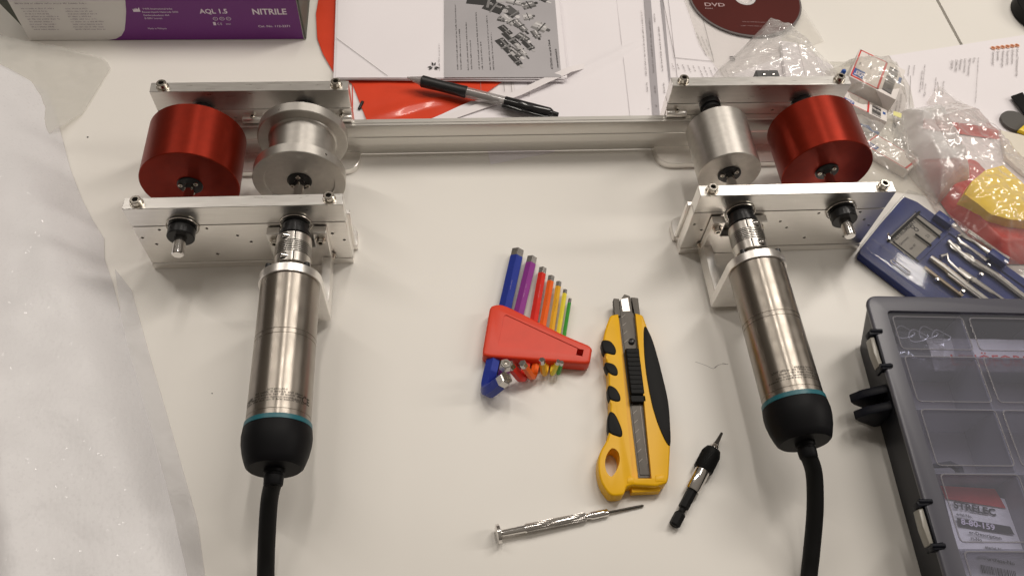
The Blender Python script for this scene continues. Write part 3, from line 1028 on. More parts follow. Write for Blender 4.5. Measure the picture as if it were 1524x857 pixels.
# ------------------------------------------------------------------ ball point pen
pen = thing('ballpoint_pen', 'black retractable ballpoint pen with clear barrel resting on the papers and red folder', 'pen', (268, 175, 0))
p0 = Vector((199.5, 196.0, 14.2)); p1 = Vector((336.5, 152.6, 7.2)); dv = (p1 - p0).normalized()
CLR = mat('smoky_clear_plastic', (0.34, 0.32, 0.31), rough=0.12, alpha=0.62, coat=.5)
GRIP = mat('pen_grip', (0.012, 0.012, 0.013), rough=0.40)
bm = NB(); lathe(bm, [(0, .8), (2, 1.1), (3, 1.6), (12, 4.0), (14.5, 4.9)], p0, dv, 24); obj('clear_nose', bm, CLR, pen)
bm = NB(); lathe(bm, [(13.5, 4.6), (14.5, 5.6), (30, 5.2), (50, 5.4), (56.5, 5.7), (57, 5.0)], p0, dv, 32); gp = obj('rubber_grip', bm, GRIP, pen)
bm = NB(); lathe(bm, [(57, 4.9), (96, 4.9)], p0, dv, 32, cap=False); obj('clear_barrel', bm, CLR, pen)
bm = NB(); lathe(bm, [(56, 2.6), (82, 2.6), (82, 1.0), (88, 1.0)], p0, dv, 16); obj('ink_refill', bm, GRIP, pen)
bm = NB(); lathe(bm, [(93, 5.0), (93.5, 5.3), (136, 5.0), (139, 3.2), (139.2, 2.7), (143.8, 2.5), (144.4, 1.9)], p0, dv, 32); obj('pen_cap', bm, mat('gloss_black', (.01, .01, .011), rough=.16, coat=.4), pen)
sdv = Vector((-.30, -.95, .12)).normalized()
bm = NB(); tube(bm, [p0 + dv * 137 + sdv * 4, p0 + dv * 134 + sdv * 7.6, p0 + dv * 110 + sdv * 7.2, p0 + dv * 99 + sdv * 6.3, p0 + dv * 92 + sdv * 6.6], [1.5, 1.7, 2.1, 2.4, 1.6], 10); obj('pocket_clip', bm, mat('gloss_black', (.01, .01, .011)), pen)

# ------------------------------------------------------------------ glove box
PURP = mat('purple_print', (0.155, 0.018, 0.19), rough=0.42, bump=0.04, bscale=300)
CARD = mat('white_card', (0.74, 0.72, 0.70), rough=0.5)
SIDEK = mat('side_grey', (0.10, 0.11, 0.09), rough=0.6)
gb = thing('glove_box', 'white and purple cardboard glove box lettered NITRILE standing at the back left', 'box', (-28, 325, 0))
bm = NB(); box(bm, -156.5, 99.5, 265.3, 385, 0.3, 70, 0.8, 2)
gbx = obj('carton', bm, CARD, gb)
def GF(bm): return place(bm, (0, 265.0, 0), (1, 0, 0), (0, 0, 1))
def G(x, z): return (x, z)
pts = [(98.9, .9), (98.9, 69.3), (-51, 69.3), (-52.6, 50), (-57, 34), (-61.5, 22), (-65.5, 12.5), (-70.5, 6.0), (-77, 2.2), (-84, .9)]
bm = NB(); poly(bm, pts); obj('purple_panel', GF(bm), PURP, gb)
bm = NB(); box(bm, 99.9, 101.5, 264.6, 384, 1, 69, .4, 1); obj('dark_side', bm, SIDEK, gb)
bm = NB(); prism(bm, [(-157.0, 1.0), (-160.5, 12), (-171, 44), (-176, 70), (-157.0, 70)], 272, 382, .5, 1, axis='y'); obj('dark_side', bm, SIDEK, gb)  # dark grey wedge widening upwards beside the carton's left end
Y_ = 264.85
def gtext(s, x, z, h, m=WHITEP, bold=0.0, sx=1.0):
    return text(gb, s, h, (x, Y_, z), (1, 0, 0), (0, 0, 1), m, bold, 'LEFT', sx, name='print')
gtext('AQL 1.5', 8.9, 31.5, 5.0, bold=.035, sx=1.02)
gtext('NITRILE', 56.4, 30.2, 6.4, bold=.035, sx=1.0)
gtext('Cat. No. 112-2371', 58.6, 15.4, 2.3, sx=1.22, bold=.02)
gtext('VWR International bvba', -41.5, 36.0, 1.9, sx=1.0)
gtext('Researchpark Haasrode 2020', -43, 32.4, 1.9, sx=1.0)
gtext('Geldenaaksebaan 464', -43, 28.8, 1.9, sx=.98)
gtext('B-3001 Leuven', -43, 25.3, 1.9, sx=.98)
gtext('Made in Malaysia', -43.6, 13.6, 1.8, sx=.98)
bm = NB()
poly(bm, [(-50.5, 33.6), (-44.2, 33.6), (-44.2, 38.6), (-45.8, 36.8), (-45.8, 36.2), (-47.5, 38), (-47.5, 36.2), (-49, 37.6), (-49, 35.8), (-50.5, 36.8)])
obj('maker_symbol', place(bm, (0, Y_, 0), (1, 0, 0), (0, 0, 1)), WHITEP, gb)
gtext('C E', 21.5, 18.2, 2.6, sx=.8); gtext('0321', 29.4, 18.4, 1.7)
bm = NB()
for k, sx_ in enumerate((21.2, 27.2, 33.2)):
    for j in range(20):
        a0, a1 = 2 * math.pi * j / 20, 2 * math.pi * (j + 1) / 20
        poly(bm, [(sx_ + 2.3 * math.cos(a0), 25.4 + 1.9 * math.sin(a0)), (sx_ + 2.3 * math.cos(a1), 25.4 + 1.9 * math.sin(a1)), (sx_ + 1.9 * math.cos(a1), 25.4 + 1.55 * math.sin(a1)), (sx_ + 1.9 * math.cos(a0), 25.4 + 1.55 * math.sin(a0))])
    micro(bm, sx_ - 1.2, 24.8, 1.8, 1.1, rng)
quad(bm, 17.8, 20.2, 17.9, 21.6)
obj('symbol_row', place(bm, (0, Y_, 0), (1, 0, 0), (0, 0, 1)), WHITEP, gb)
bm = NB()
micro(bm, -151, 42.4, 62, 1.5, rng)
for k in range(9):
    z = 37.0 - k * 2.95
    micro(bm, -148 + (k % 3) * .6, z, 24 + rng.uniform(-6, 8), 1.25, rng)
    micro(bm, -109.5 - (k % 2), z - .2, 22 + rng.uniform(-4, 10), 1.25, rng)
obj('small_print', place(bm, (0, Y_, 0), (1, 0, 0), (0, 0, 1)), mat('lilac_print', (.25, .18, .27), rough=.6), gb)

# ------------------------------------------------------------------ papers and folders behind the rail
def sheet_obj(name, label, cat, pts, z, m, thick=0.25, wave=0.0, group=None, curl=None):
    """quad sheet of paper with gentle waviness, pts in order a b c d (a-b one side, d-c the other)"""
    cx_ = sum(p[0] for p in pts) / 4; cy_ = sum(p[1] for p in pts) / 4
    t = thing(name, label, cat, (cx_, cy_, 0), 0, group) if label else None
    return t
def wavy(amp, s, seed):
    return lambda x, y, u, v: amp * nz(x, y, s, seed)

# sheet half under the rail
o_ = thing('loose_sheet', 'corner of a white sheet peeking out in front of the long rail', 'paper', (330, 110, 0))
bm = NB(); patch(bm, [(269.5, 122, .25), (271.8, 100.8, .25)], [(330, 122, .25), (330, 114, .25)], 4, 16, None, .12)
obj('paper', bm, PAPER, o_)

# base white sheet under the red folder and pen
o_ = thing('under_sheet', 'white sheet lying under the red folder right behind the rail', 'paper', (250, 190, 0))
bm = NB(); patch(bm, [(150.5, 133, .4), (147.8, 204, .4)], [(352, 133, .4), (352, 240, .4)], 8, 20, wavy(.5, 60, 1), .3)
obj('paper', bm, PAPER2, o_)
bm = NB(); patch(bm, [(150.0, 133, .9), (147.3, 203, .9)], [(150.9, 133, .9), (148.2, 203, .9)], 8, 1, wavy(.5, 60, 1))
obj('red_edge', bm, mat('red_line', (.6, .04, .02), rough=.5), o_)

REDF = mat('red_folder_plastic', (0.66, 0.058, 0.022), rough=0.26, bump=0.35, bscale=22, coat=.3, var=.10, vscale=14, bdist=.0012)
o_ = thing('red_folder', 'thin glossy red plastic folder crumpled under the brochures beside the rail', 'folder', (190, 230, 0))
L1 = [(163.5, 150.5), (161.5, 157), (147.8, 201.8), (130.3, 216), (118.5, 243), (112, 265), (108.7, 301), (111, 340)]
L2 = [(207.0, 150.5), (222, 157), (262, 178), (289.0, 203), (300, 230), (300, 260), (300, 300), (300, 340)]
bm = NB(); patch(bm, L1, L2, 60, 50, lambda x, y, u, v: 1.6 + .7 * nz(x, y, 22, 2) + 2.2 * max(0, 1 - abs((x - 165) * .33 - (y - 155) * .95 + 4) / 9) * max(0, 1 - abs(x - 195) / 60) , .25)
obj('folder_sheet', bm, REDF, o_)

# brochure stack: several sheets, top one with a grey printed panel
bs = thing('brochure_stack', 'stack of white brochures with a grey printed page on top, behind the rail', 'brochures', (240, 265, 0))
rs = random.Random(3)
for k in range(6):
    dx, dy = rs.uniform(-1, 1.5), rs.uniform(-1.2, 1.4)
    z = 3.2 + k * .75
    x1 = 349 - (2 if k < 4 else 0) + dx
    bm = NB(); patch(bm, [(131.5 + dx, 205.8 + dy - k * .2, z), (128.5 + dx, 345, z)], [(x1, 199.0 + dy + k * .4, z), (354 + dx, 345, z)], 12, 16, wavy(.35, 50, k * .1), .32)
    obj('brochure_page', bm, PAPER, bs)
zt = 3.2 + 5 * .75 + .7
def on_stack(bm, dz=0.0):
    for v in bm.verts:
        v.co.z = zt + dz + .35 * nz(v.co.x, v.co.y, 50, .5)
    return bm
bm = NB(); patch(bm, [(233.8, 202.9), (237.6, 345)], [(344.8, 201.3), (351.5, 345)], 20, 20)
obj('grey_page', on_stack(bm), mat('grey_page_print', (0.40, 0.385, 0.40), rough=.5, var=.10, vscale=9), bs)
bm = NB()
for x_, y_, w_ in ((246.0, 213, 95), (249.2, 213, 58), (256, 212, 68), (259.3, 213, 40), (266.5, 213, 82), (269.5, 213, 38), (277, 212, 78), (280.2, 212, 52)):
    q = NB(); micro(q, 0, 0, w_, 1.35, rs, .5)
    merge(bm, place(q, (x_ + 1.4, y_, 0), (0.01, 1, 0), (-1, 0, 0)))
obj('page_text', on_stack(bm, .15), INK, bs)
for s_, x_, y_, h_ in (('ATTENTION - was auf der Zukunft', 338.0, 212, 2.0), ('www.antriebstechnik.de', 343.6, 214, 1.9)):
    b_ = place(text_bm(s_, h_, .02), (x_, y_, 0), (0.02, 1, 0), (-1, 0, 0)); obj('page_text', on_stack(b_, .15), INK, bs)
# product picture on the grey page: overlapping grey machine shapes (flat print)
tones = [mat('print_tone_%d' % i, (t, t * .97, t * .97), rough=.5) for i, t in enumerate((.035, .09, .20, .42, .60))]
def machine(cx_, cy_, ang, ln, wd, base_tone, seed):
    # one printed machine part: body, bright streak, dark edge, flange, bolt dots (flat print)
    r_ = random.Random(seed)
    ca, sa = math.cos(math.radians(ang)), math.sin(math.radians(ang))
    f = lambda u, v: (cx_ + u * ca - v * sa, cy_ + u * sa + v * ca)
    k = 0
    def put(pts, tone):
        nonlocal k
        bm = NB(); poly(bm, [f(*p) for p in pts])
        obj('product_picture', on_stack(bm, .10 + .012 * k + .002 * seed), tones[tone], bs); k += 1
    h, w_ = ln / 2, wd / 2
    put(rounded([(-h, -w_), (h, -w_ * .9), (h, w_ * .9), (-h, w_)], wd * .18, 3), base_tone)
    put([(-h * .9, w_ * .15), (h * .7, w_ * .15), (h * .7, w_ * .5), (-h * .9, w_ * .5)], min(4, base_tone + 2))
    put([(-h, -w_), (h, -w_ * .9), (h, -w_ * .45), (-h, -w_ * .5)], max(0, base_tone - 1))
    e0 = r_.uniform(-.2, .5) * h
    put([(e0, -w_ * 1.15), (e0 + ln * .09, -w_ * 1.15), (e0 + ln * .09, w_ * 1.15), (e0, w_ * 1.15)], 0 if base_tone > 1 else 2)
    put(rounded([(h * .95, -w_ * .35), (h * 1.5, -w_ * .3), (h * 1.5, w_ * .3), (h * .95, w_ * .35)], wd * .1, 2), (base_tone + 3) % 5)
    for j in range(3):
        u_, v_ = r_.uniform(-h, h) * .8, r_.uniform(-w_, w_) * .8
        put([(u_, v_), (u_ + 1.1, v_ + .3), (u_ + .8, v_ + 1.3), (u_ - .2, v_ + .9)], r_.choice((0, 4)))
for n_, a_ in enumerate(((276, 318, -12, 30, 26, 0), (287, 303, -30, 20, 17, 0), (303, 296, -50, 17, 13, 1), (308, 311, -20, 16, 9, 3), (322, 306, 20, 14, 11, 2), (334, 318, -40, 20, 7, 1),
                         (300, 284, -55, 18, 9, 3), (311, 275, -60, 20, 8, 2), (320, 288, 10, 10, 10, 3), (331, 273, -35, 15, 13, 3), (326, 262, -70, 12, 8, 2),
                         (296, 268, -55, 16, 8, 0), (293, 284, -20, 8, 6, 1), (301, 255, -58, 24, 8, 0), (312, 257, -45, 14, 10, 1), (317, 246, -60, 14, 8, 0),
                         (294, 246, -60, 22, 10, 0), (303, 236, -50, 17, 9, 1), (309, 240, -62, 20, 6, 3), (303, 226, -62, 17, 7, 0))):
    machine(*a_, n_)
bm = NB()
for a in (0, 120, 240):
    ca, sa = math.cos(math.radians(a + 90)), math.sin(math.radians(a + 90))
    f = lambda u, v: (224 + u * ca - v * sa, 217.5 + u * sa + v * ca)
    poly(bm, [f(.8, 0), f(2.6, 1.6), f(6.2, 1.6), f(4.2, -.2)]); poly(bm, [f(1.2, -.7), f(4.0, -.8), f(5.6, -2.2), f(2.4, -2.2)])
obj('logo_mark', on_stack(bm, .15), INK, bs)
bm = NB(); q = NB(); micro(q, 0, 0, 17, 1.4, rs); merge(bm, place(q, (230, 212, 0), (0.01, 1, 0), (-1, 0, 0)))
q = NB(); micro(q, 0, 0, 16, 1.1, rs); merge(bm, place(q, (230.4, 232, 0), (0.01, 1, 0), (-1, 0, 0)))
obj('page_text', on_stack(bm, .15), INK2, bs)
bm = NB(); patch(bm, [(131.2, 258.2), (131.2, 258.8)], [(181, 205), (181, 205.6)], 1, 24)
obj('crease_line', on_stack(bm, .1), INK2, bs)

# drawing sheet right of the stack and the long price list
dsx = thing('drawing_sheet', 'large plain white sheet with a folded corner between the brochures and the price list', 'paper', (390, 230, 0))
def hdr(x, y, u, v):
    d_ = (y - 207) - (x - 349) * .62
    return .4 * nz(x, y, 60, 4) + 2.6 * math.exp(-((d_ + 2) / 6) ** 2) * min(1, max(0, (x - 330) / 30)) * min(1, max(0, (450 - x) / 40))
bm = NB(); patch(bm, [(300, 133, .9), (300, 345, .9)], [(429, 133, .9), (452, 345, .9)], 60, 50, hdr, .25)
obj('paper', bm, PAPER, dsx)
bm = NB()
for a, b in (((268, 204), (268, 190)), ((290, 204), (290, 189)), ((297, 204), (297, 186)), ((313, 204), (313, 183)), ((297, 186.4), (313, 183.4))):
    d_ = (Vector(b) - Vector(a)).normalized(); n_ = Vector((-d_.y, d_.x)) * .2
    poly(bm, [(a[0] - n_.x, a[1] - n_.y), (b[0] - n_.x, b[1] - n_.y), (b[0] + n_.x, b[1] + n_.y), (a[0] + n_.x, a[1] + n_.y)], 2.0)
obj('drawing_lines', bm, INK2, dsx)
# white folded strip crossing to the red folder
fs = thing('folded_strip', 'narrow folded white paper strip running diagonally under the pen', 'paper', (300, 190, 0))
bm = NB(); patch(bm, [(222, 152, 5), (300, 186, 5.5), (352, 214, 8.8), (372, 227, 1.5)], [(228, 146.5, 4.2), (303, 180, 5.2), (356, 208, 8.6), (375, 221, 1.4)], 20, 3, wavy(.4, 20, 8), .4)
obj('paper', bm, PAPER2, fs)
fs2 = thing('torn_corner', 'small white paper triangle in front of the red folder under the pen', 'paper', (290, 160, 0))
bm = NB(); patch(bm, [(214, 150.5, 3.0), (258, 176, 3.4)], [(330, 150, 1.8), (322, 171, 1.8)], 8, 12, wavy(.5, 20, 9), .25)
obj('paper', bm, PAPER, fs2)

pl = thing('price_list', 'white price list with a grey table column reaching back from the rail', 'paper', (470, 230, 0))
bm = NB(); patch(bm, [(404, 133, 1.45), (418, 345, 1.45)], [(462, 128, 1.5), (474, 345, 1.5)], 20, 10, wavy(.3, 40, 5), .1)
obj('paper', bm, PAPER, pl)
def colx(y, x0): return x0 + (y - 160) * .112
bm = NB(); patch(bm, [(colx(151, 427.2), 151, 2.2), (colx(340, 427.2), 340, 2.2)], [(colx(151, 434.0), 151, 2.2), (colx(340, 434.6), 340, 2.2)], 10, 2)
obj('grey_column', bm, mat('table_grey', (.36, .34, .36), rough=.6), pl)
bm = NB(); patch(bm, [(colx(151, 446.4), 151, 2.2), (colx(340, 444.4), 340, 2.2)], [(colx(151, 447.6), 151, 2.2), (colx(340, 448), 340, 2.2)], 10, 2)
obj('grey_column', bm, mat('table_grey', (.36, .34, .36)), pl)
bm = NB()
rx_ = Vector((.112, 1, 0)).normalized()
for x0_, spans in ((423.5, ((163, 2), (186, 14), (208, 95))), (431, ((166, 2), (184, 10), (212, 80))), (440, ((166, 2), (184, 14), (214, 66))), (436.5, ((286, 12),))):
    for ys, w_ in spans:
        q = NB(); micro(q, 0, 0, w_, 1.7, rs, .3)
        merge(bm, place(q, (colx(ys, x0_) + 1, ys, 2.45), -rx_ if False else rx_, (-1, .112, 0)))
obj('table_print', bm, INK2, pl)

dn = thing('delivery_note', 'white form with a ruled frame and rows of print under the disc sleeve', 'paper', (520, 240, 0))
bm = NB(); patch(bm, [(452, 133, 2.4), (474, 345, 2.4)], [(560, 135, 2.4), (590, 345, 2.4)], 20, 12, wavy(.4, 40, 6), .25)
obj('paper', bm, PAPER, dn)
bm = NB()
for a, b in (((466, 345), (461.5, 232)), ((461.5, 232), (500, 226)), ((500, 226), (502, 300))):
    d_ = (Vector(b) - Vector(a)).normalized(); n_ = Vector((-d_.y, d_.x)) * .22
    poly(bm, [(a[0] - n_.x, a[1] - n_.y), (b[0] - n_.x, b[1] - n_.y), (b[0] + n_.x, b[1] + n_.y), (a[0] + n_.x, a[1] + n_.y)], 3.3)
obj('ruled_frame', bm, INK2, dn)
bm = NB()
dl = Vector((.10, -1, 0)).normalized(); 
for k in range(12):
    q = NB(); micro(q, 0, 0, rs.uniform(7, 18), 1.5, rs)
    merge(bm, place(q, (456.5 + k * 5.2, 223.5 - k * .8, 3.3), dl, (1, .1, 0)))
    if k > 1:
        q = NB(); micro(q, 0, 0, rs.uniform(6, 12), 1.5, rs)
        merge(bm, place(q, (457.5 + k * 5.2, 199 - k * .8, 3.3), dl, (1, .1, 0)))
for k in range(3):
    q = NB(); micro(q, 0, 0, 34 - k * 6, 1.4, rs)
    merge(bm, place(q, (490 + k * 4.0, 268 - k * 5, 3.3), dl, (1, .1, 0)))
obj('form_print', bm, INK2, dn)

# ------------------------------------------------------------------ disc in its clear sleeve
dd = thing('dvd', 'dark red printed DVD lying on the papers at the top edge', 'disc', (552.4, 319, 0))
bm = NB(); lathe(bm, [(0, 11.0), (0, 59.6), (.6, 60), (1.2, 59.6), (1.2, 11.0), (0, 11.0)], (552.4, 319, 4.4), (0, 0, 1), 128, cap=False)
REDD = mat('disc_red_print', (0.075, 0.010, 0.008), rough=0.28, var=.10, vscale=12, coat=.4)
dsk = obj('disc', bm, mat('disc_edge', (.30, .27, .27), metal=.6, rough=.25), dd)
bm = NB(); lathe(bm, [(0, 11.6), (0, 57.8)], (552.4, 319, 5.75), (0, 0, 1), 128, cap=False)
obj('printed_face', bm, REDD, dd)
bm = NB(); lathe(bm, [(0, 7.5), (0, 11.0), (1.1, 11.0), (1.3, 9.5), (1.1, 7.5), (0, 7.5)], (552.4, 319, 4.4), (0, 0, 1), 64, cap=False)
obj('clear_hub', bm, mat('hub_clear', (.62, .60, .60), rough=.15, coat=.5), dd)
DP = mat('disc_grey_print', (.42, .30, .30), rough=.5)
text(dd, 'DVD', 5.5, (506, 306, 5.9), (1, -.05, 0), (0, 1, 0), DP, .02, sx=1.35)
text(dd, 'ROM', 1.7, (506, 301.5, 5.9), (1, -.05, 0), (0, 1, 0), DP, .02, sx=1.5)
bm = NB()
q = NB(); micro(q, 0, 0, 26, 1.0, rs); merge(bm, place(q, (541, 281, 5.9), (1, -.05, 0), (0, 1, 0)))
q = NB(); micro(q, 0, 0, 40, 1.0, rs); merge(bm, place(q, (538, 275, 5.9), (1, -.05, 0), (0, 1, 0)))
obj('disc_print', bm, DP, dd)

SLV = film('sleeve_film', (.96, .95, .93), milk=.18, rough=.16, bump=.12, bscale=18, gloss=.8, edge=.3)
sv = thing('disc_sleeve', 'clear plastic sleeve around the DVD with a pointed right corner', 'sleeve', (552, 290, 0))
bm = NB(); patch(bm, [(487, 345, 3.3), (490, 250, 3.3), (505, 203, 3.3)], [(604, 345, 3.3), (614, 300, 3.0), (622.9, 256.4, 1.2)], 40, 36, lambda x, y, u, v: .25 * nz(x, y, 30, 9) + .3)
obj('film', bm, SLV, sv)
text(sv, 'in', 7.5, (517, 233, 4.2), (-.06, -1, 0), (1, -.06, 0), INK, .01)

# ------------------------------------------------------------------ crumpled clear bag with a white block, by the right back bar
bg_ = thing('crumpled_bag', 'crumpled clear plastic bag peaked over white card behind the right clamp bar', 'plastic bag', (560, 205, 0))
BAG = film('crumpled_film', (.97, .96, .95), milk=.14, rough=.12, bump=.3, bscale=34, gloss=1.3, edge=.45)
def hb(x, y, u, v):
    c_ = 15 * math.exp(-((x - 571) / 34) ** 2 - ((y - 205) / 60) ** 2)
    edge_ = min(1, u * 5, (1 - u) * 7, v * 5, (1 - v) * 5)
    return (c_ + 9) * max(0.0, edge_) ** .7 + 5.0 * crease(x, y, 17, 2) * max(0.0, edge_) + 2.5 * nz(x, y, 9, 3) * edge_
Lb = [(470, 140, 3), (476, 180, 3), (500, 213, 3), (528, 240, 3.4), (553, 266, 4), (570, 284, 4.6), (575, 287, 5)]
Rb = [(648, 140, 1), (645, 165, 1), (632, 196, 1), (618, 226, 1.2), (599, 258, 3), (584, 266, 4), (577, 285, 5)]
bm = NB(); patch(bm, Lb, Rb, 110, 100, hb)
obj('film', bm, BAG, bg_)
wb = thing('white_carton', 'small white folded carton inside the crumpled clear bag', 'box', (590, 200, 0))
for a, b, z in (((561, 180), (587, 190), 5), ((586, 168), (607, 180), 4), ((606, 160), (622, 172), 3)):
    pass
bm = NB(); prism(bm, [(556, 150), (578, 147), (589, 246), (573, 250)], 3.2, 8.6, .5, 1); wc = obj('carton_panel', bm, PAPER, wb)
bm = NB(); prism(bm, [(578.6, 147), (601, 144), (603, 232), (589.6, 245)], 3.2, 7.6, .5, 1); obj('carton_panel', bm, PAPER2, wb)
bm = NB(); prism(bm, [(601.6, 144), (626, 142), (617, 216), (603.6, 230)], 3.2, 6.6, .5, 1); obj('carton_panel', bm, PAPER, wb)
gbk = thing('grey_terminal', 'small dark grey block with bright pins behind the right back bar', 'connector', (536, 178, 0))
bm = NB(); box(bm, 524, 545.5, 172, 184.5, 18, 30, .6, 1); obj('block', bm, mat('grey_plastic', (.09, .09, .09), rough=.45), gbk)
for x_ in (530.5, 539.5):
    bm = NB(); lathe(bm, [(0, 1.6), (1.2, 1.6), (1.6, 1.0), (1.6, 0)], (x_, 178, 30), (0, 0, 1), 14); obj('pin', bm, CHR, gbk)
bm = NB(); box(bm, 524.5, 545, 172.5, 184, .4, 17.9); obj('stem', bm, mat('grey_plastic', (.09, .09, .09)), gbk)

# small pin on the sheet, specks on the table
pn = tag(obj('dowel_pin', (lambda b: (lathe(b, [(0, 1.0), (.4, 1.4), (9.6, 1.4), (10, 1.0)], (154.9, 168.6, 1.9), (.33, .94, .05), 16), b)[1])(NB()), BLK), 'tiny dark steel dowel pin lying at the left end of the red folder', 'pin')
bm = NB()
for (x_, y_), r_ in (((57.5, -111), .5), ((-79, 141), .9), ((505, -103), .5)):
    lathe(bm, [(0, r_), (r_ * .6, r_ * .6), (r_ * .6, 0)], (x_, y_, 0.0), (0, 0, 1), 6)
obj('dust_specks', bm, INK, kind='stuff')
bm = NB()
for P_ in ([(417, -101.3), (425, -105), (430, -107.8), (434, -105.2)], [(431, -107), (436, -104.6), (442.4, -104.6)], [(438, -103.4), (442, -104.8)]):
    pts_ = bez([(a, b, .06) for a, b in P_], 5)
    for a, b in zip(pts_, pts_[1:]):
        d_ = (b - a).normalized(); n_ = Vector((-d_.y, d_.x, 0)) * .14
        bm.faces.new([bm.verts.new(q) for q in (a - n_, b - n_, b + n_, a + n_)])
obj('pen_marks', bm, INK2, kind='stuff')

# ------------------------------------------------------------------ foam wrap on the left
FOAM = mat('foam_wrap', (0.72, 0.71, 0.72), rough=0.45, bump=0.08, bscale=700, spec=.5, coat=0, bdist=.0009, var=.03, vscale=30, stretch=(1, .6, 1))
t_ = FOAM.node_tree; b_ = t_.nodes['Principled BSDF']
mp_ = t_.nodes.new('ShaderNodeMapping'); co_ = t_.nodes.new('ShaderNodeTexCoord')
mp_.inputs['Rotation'].default_value = (0, 0, .9); mp_.inputs['Scale'].default_value = (1.0, .55, .6)
vo_ = t_.nodes.new('ShaderNodeTexVoronoi'); vo_.inputs['Scale'].default_value = 420; vo_.feature = 'SMOOTH_F1'
t_.links.new(co_.outputs['Object'], mp_.inputs[0]); t_.links.new(mp_.outputs[0], vo_.inputs['Vector'])
bp2 = t_.nodes.new('ShaderNodeBump'); bp2.inputs['Strength'].default_value = .16; bp2.inputs['Distance'].default_value = .0011
t_.links.new(vo_.outputs['Distance'], bp2.inputs['Height'])
ob_ = b_.inputs['Normal'].links[0].from_node
t_.links.new(ob_.outputs[0], bp2.inputs['Normal']); 
v3 = t_.nodes.new('ShaderNodeTexVoronoi'); v3.inputs['Scale'].default_value = 750
t_.links.new(co_.outputs['Object'], v3.inputs['Vector'])
sc3 = t_.nodes.new('ShaderNodeSeparateColor'); t_.links.new(v3.outputs['Color'], sc3.inputs[0])
gt = t_.nodes.new('ShaderNodeMath'); gt.operation = 'GREATER_THAN'; gt.inputs[1].default_value = .90
t_.links.new(sc3.outputs[0], gt.inputs[0])
vs_ = t_.nodes.new('ShaderNodeVectorMath'); vs_.operation = 'SUBTRACT'; vs_.inputs[1].default_value = (.5, .5, .5)
t_.links.new(v3.outputs['Color'], vs_.inputs[0])
vm_ = t_.nodes.new('ShaderNodeVectorMath'); vm_.operation = 'SCALE'
t_.links.new(vs_.outputs[0], vm_.inputs[0]); t_.links.new(gt.outputs[0], vm_.inputs['Scale'])
va_ = t_.nodes.new('ShaderNodeVectorMath'); va_.operation = 'ADD'
t_.links.new(bp2.outputs[0], va_.inputs[0]); t_.links.new(vm_.outputs[0], va_.inputs[1])
vn_ = t_.nodes.new('ShaderNodeVectorMath'); vn_.operation = 'NORMALIZE'
t_.links.new(va_.outputs[0], vn_.inputs[0]); t_.links.new(vn_.outputs[0], b_.inputs['Coat Normal']); t_.links.new(bp2.outputs[0], b_.inputs['Normal'])
b_.inputs['Coat Weight'].default_value = .30
rm_ = t_.nodes.new('ShaderNodeMapRange'); rm_.inputs['To Min'].default_value = .36; rm_.inputs['To Max'].default_value = .08
rm_.inputs['To Min'].default_value = .38; t_.links.new(gt.outputs[0], rm_.inputs[0]); t_.links.new(rm_.outputs[0], b_.inputs['Coat Roughness'])
fw = thing('foam_wrap', 'big pearly white foam wrap bulging along the left side of the table', 'foam wrap', (-120, -20, 0))
EDGE = [(-150, 205), (-126, 198), (-112, 170), (-100, 140), (-86, 105), (-70, 72), (-56, 48), (-44, 30), (-40, 10), (-30, -12), (-19, -40), (-7, -72), (8, -108), (20, -138), (32, -168), (43, -196), (62, -250), (84, -320), (104, -380)]
FAR = [(-420, 300), (-420, 200), (-420, 100), (-420, 0), (-420, -100), (-420, -200), (-420, -380)]
def hf(x, y, u, v):
    top = min(1.0, max(0.0, (u) * 22))
    t = v * 320 / 46
    H_ = 52 + 12 * math.sin(u * 5) + 5 * nz(x, y, 60, 1)
    b_ = H_ * (1 - math.exp(-max(0, t) * .95)) * (top ** .5)
    fold = 9 * math.exp(-(((x + 66) * .75 + (y - 20) * .35) / 15) ** 2) * (1 if y < 60 else math.exp(-((y - 60) / 25) ** 2))
    fold2 = 6 * math.exp(-(((x + 112) * .9 + (y - 10) * .28) / 12) ** 2) * (1 if y < 40 else math.exp(-((y - 40) / 30) ** 2))
    return b_ + (fold + fold2 + 2.0 * nz(x, y, 24, 5) + 1.0 * crease(x, y, 34, 7)) * min(1, v * 9) + .6
bm = NB(); patch(bm, EDGE, FAR, 150, 130, hf)
obj('foam_sheet', bm, FOAM, fw)
# thin flat margin of the wrap lying on the table, lower left
fm = thing('foam_flap', 'thin flat edge of foam sheet lying on the table below the bulging wrap', 'foam wrap', (40, -200, 0))
bm = NB(); patch(bm, [(-30, 0, .5), (-10, -72, .5), (20, -150, .5), (45, -215, .5), (80, -330, .5)], [(-14, -20, .4), (8, -76, .4), (34, -140, .4), (60, -205, .4), (92, -330, .4)], 40, 8, lambda x, y, u, v: .5 * nz(x, y, 20, 3) + .5, .3)
obj('foam_edge', bm, film('flap_film', (.93, .92, .92), milk=.42, rough=.3, bump=.15, bscale=60, gloss=.7, edge=.2), fm)
TL = film('milky_bag', (.90, .89, .86), milk=.34, rough=.24, bump=.25, bscale=22, gloss=.8, edge=.3)
tb_ = thing('milky_bag', 'milky plastic bag corner sticking out between the foam wrap and glove box', 'plastic bag', (-120, 220, 0))
bm = NB(); patch(bm, [(-250, 262, 50), (-170, 262, 6), (-120, 252, 2), (-86, 240.5, .8), (-79, 234, .6)], [(-250, 120, 60), (-180, 120, 55), (-110, 128, 10), (-88, 168, .8), (-75, 226, .5)], 60, 50, lambda x, y, u, v: (3.0 * abs(nz(x, y, 26, 2)) + 1.6 * (crease(x, y, 22, 4) + .4)) * min(1, (1 - u) * 4 + .15) + .5)
obj('film', bm, TL, tb_)

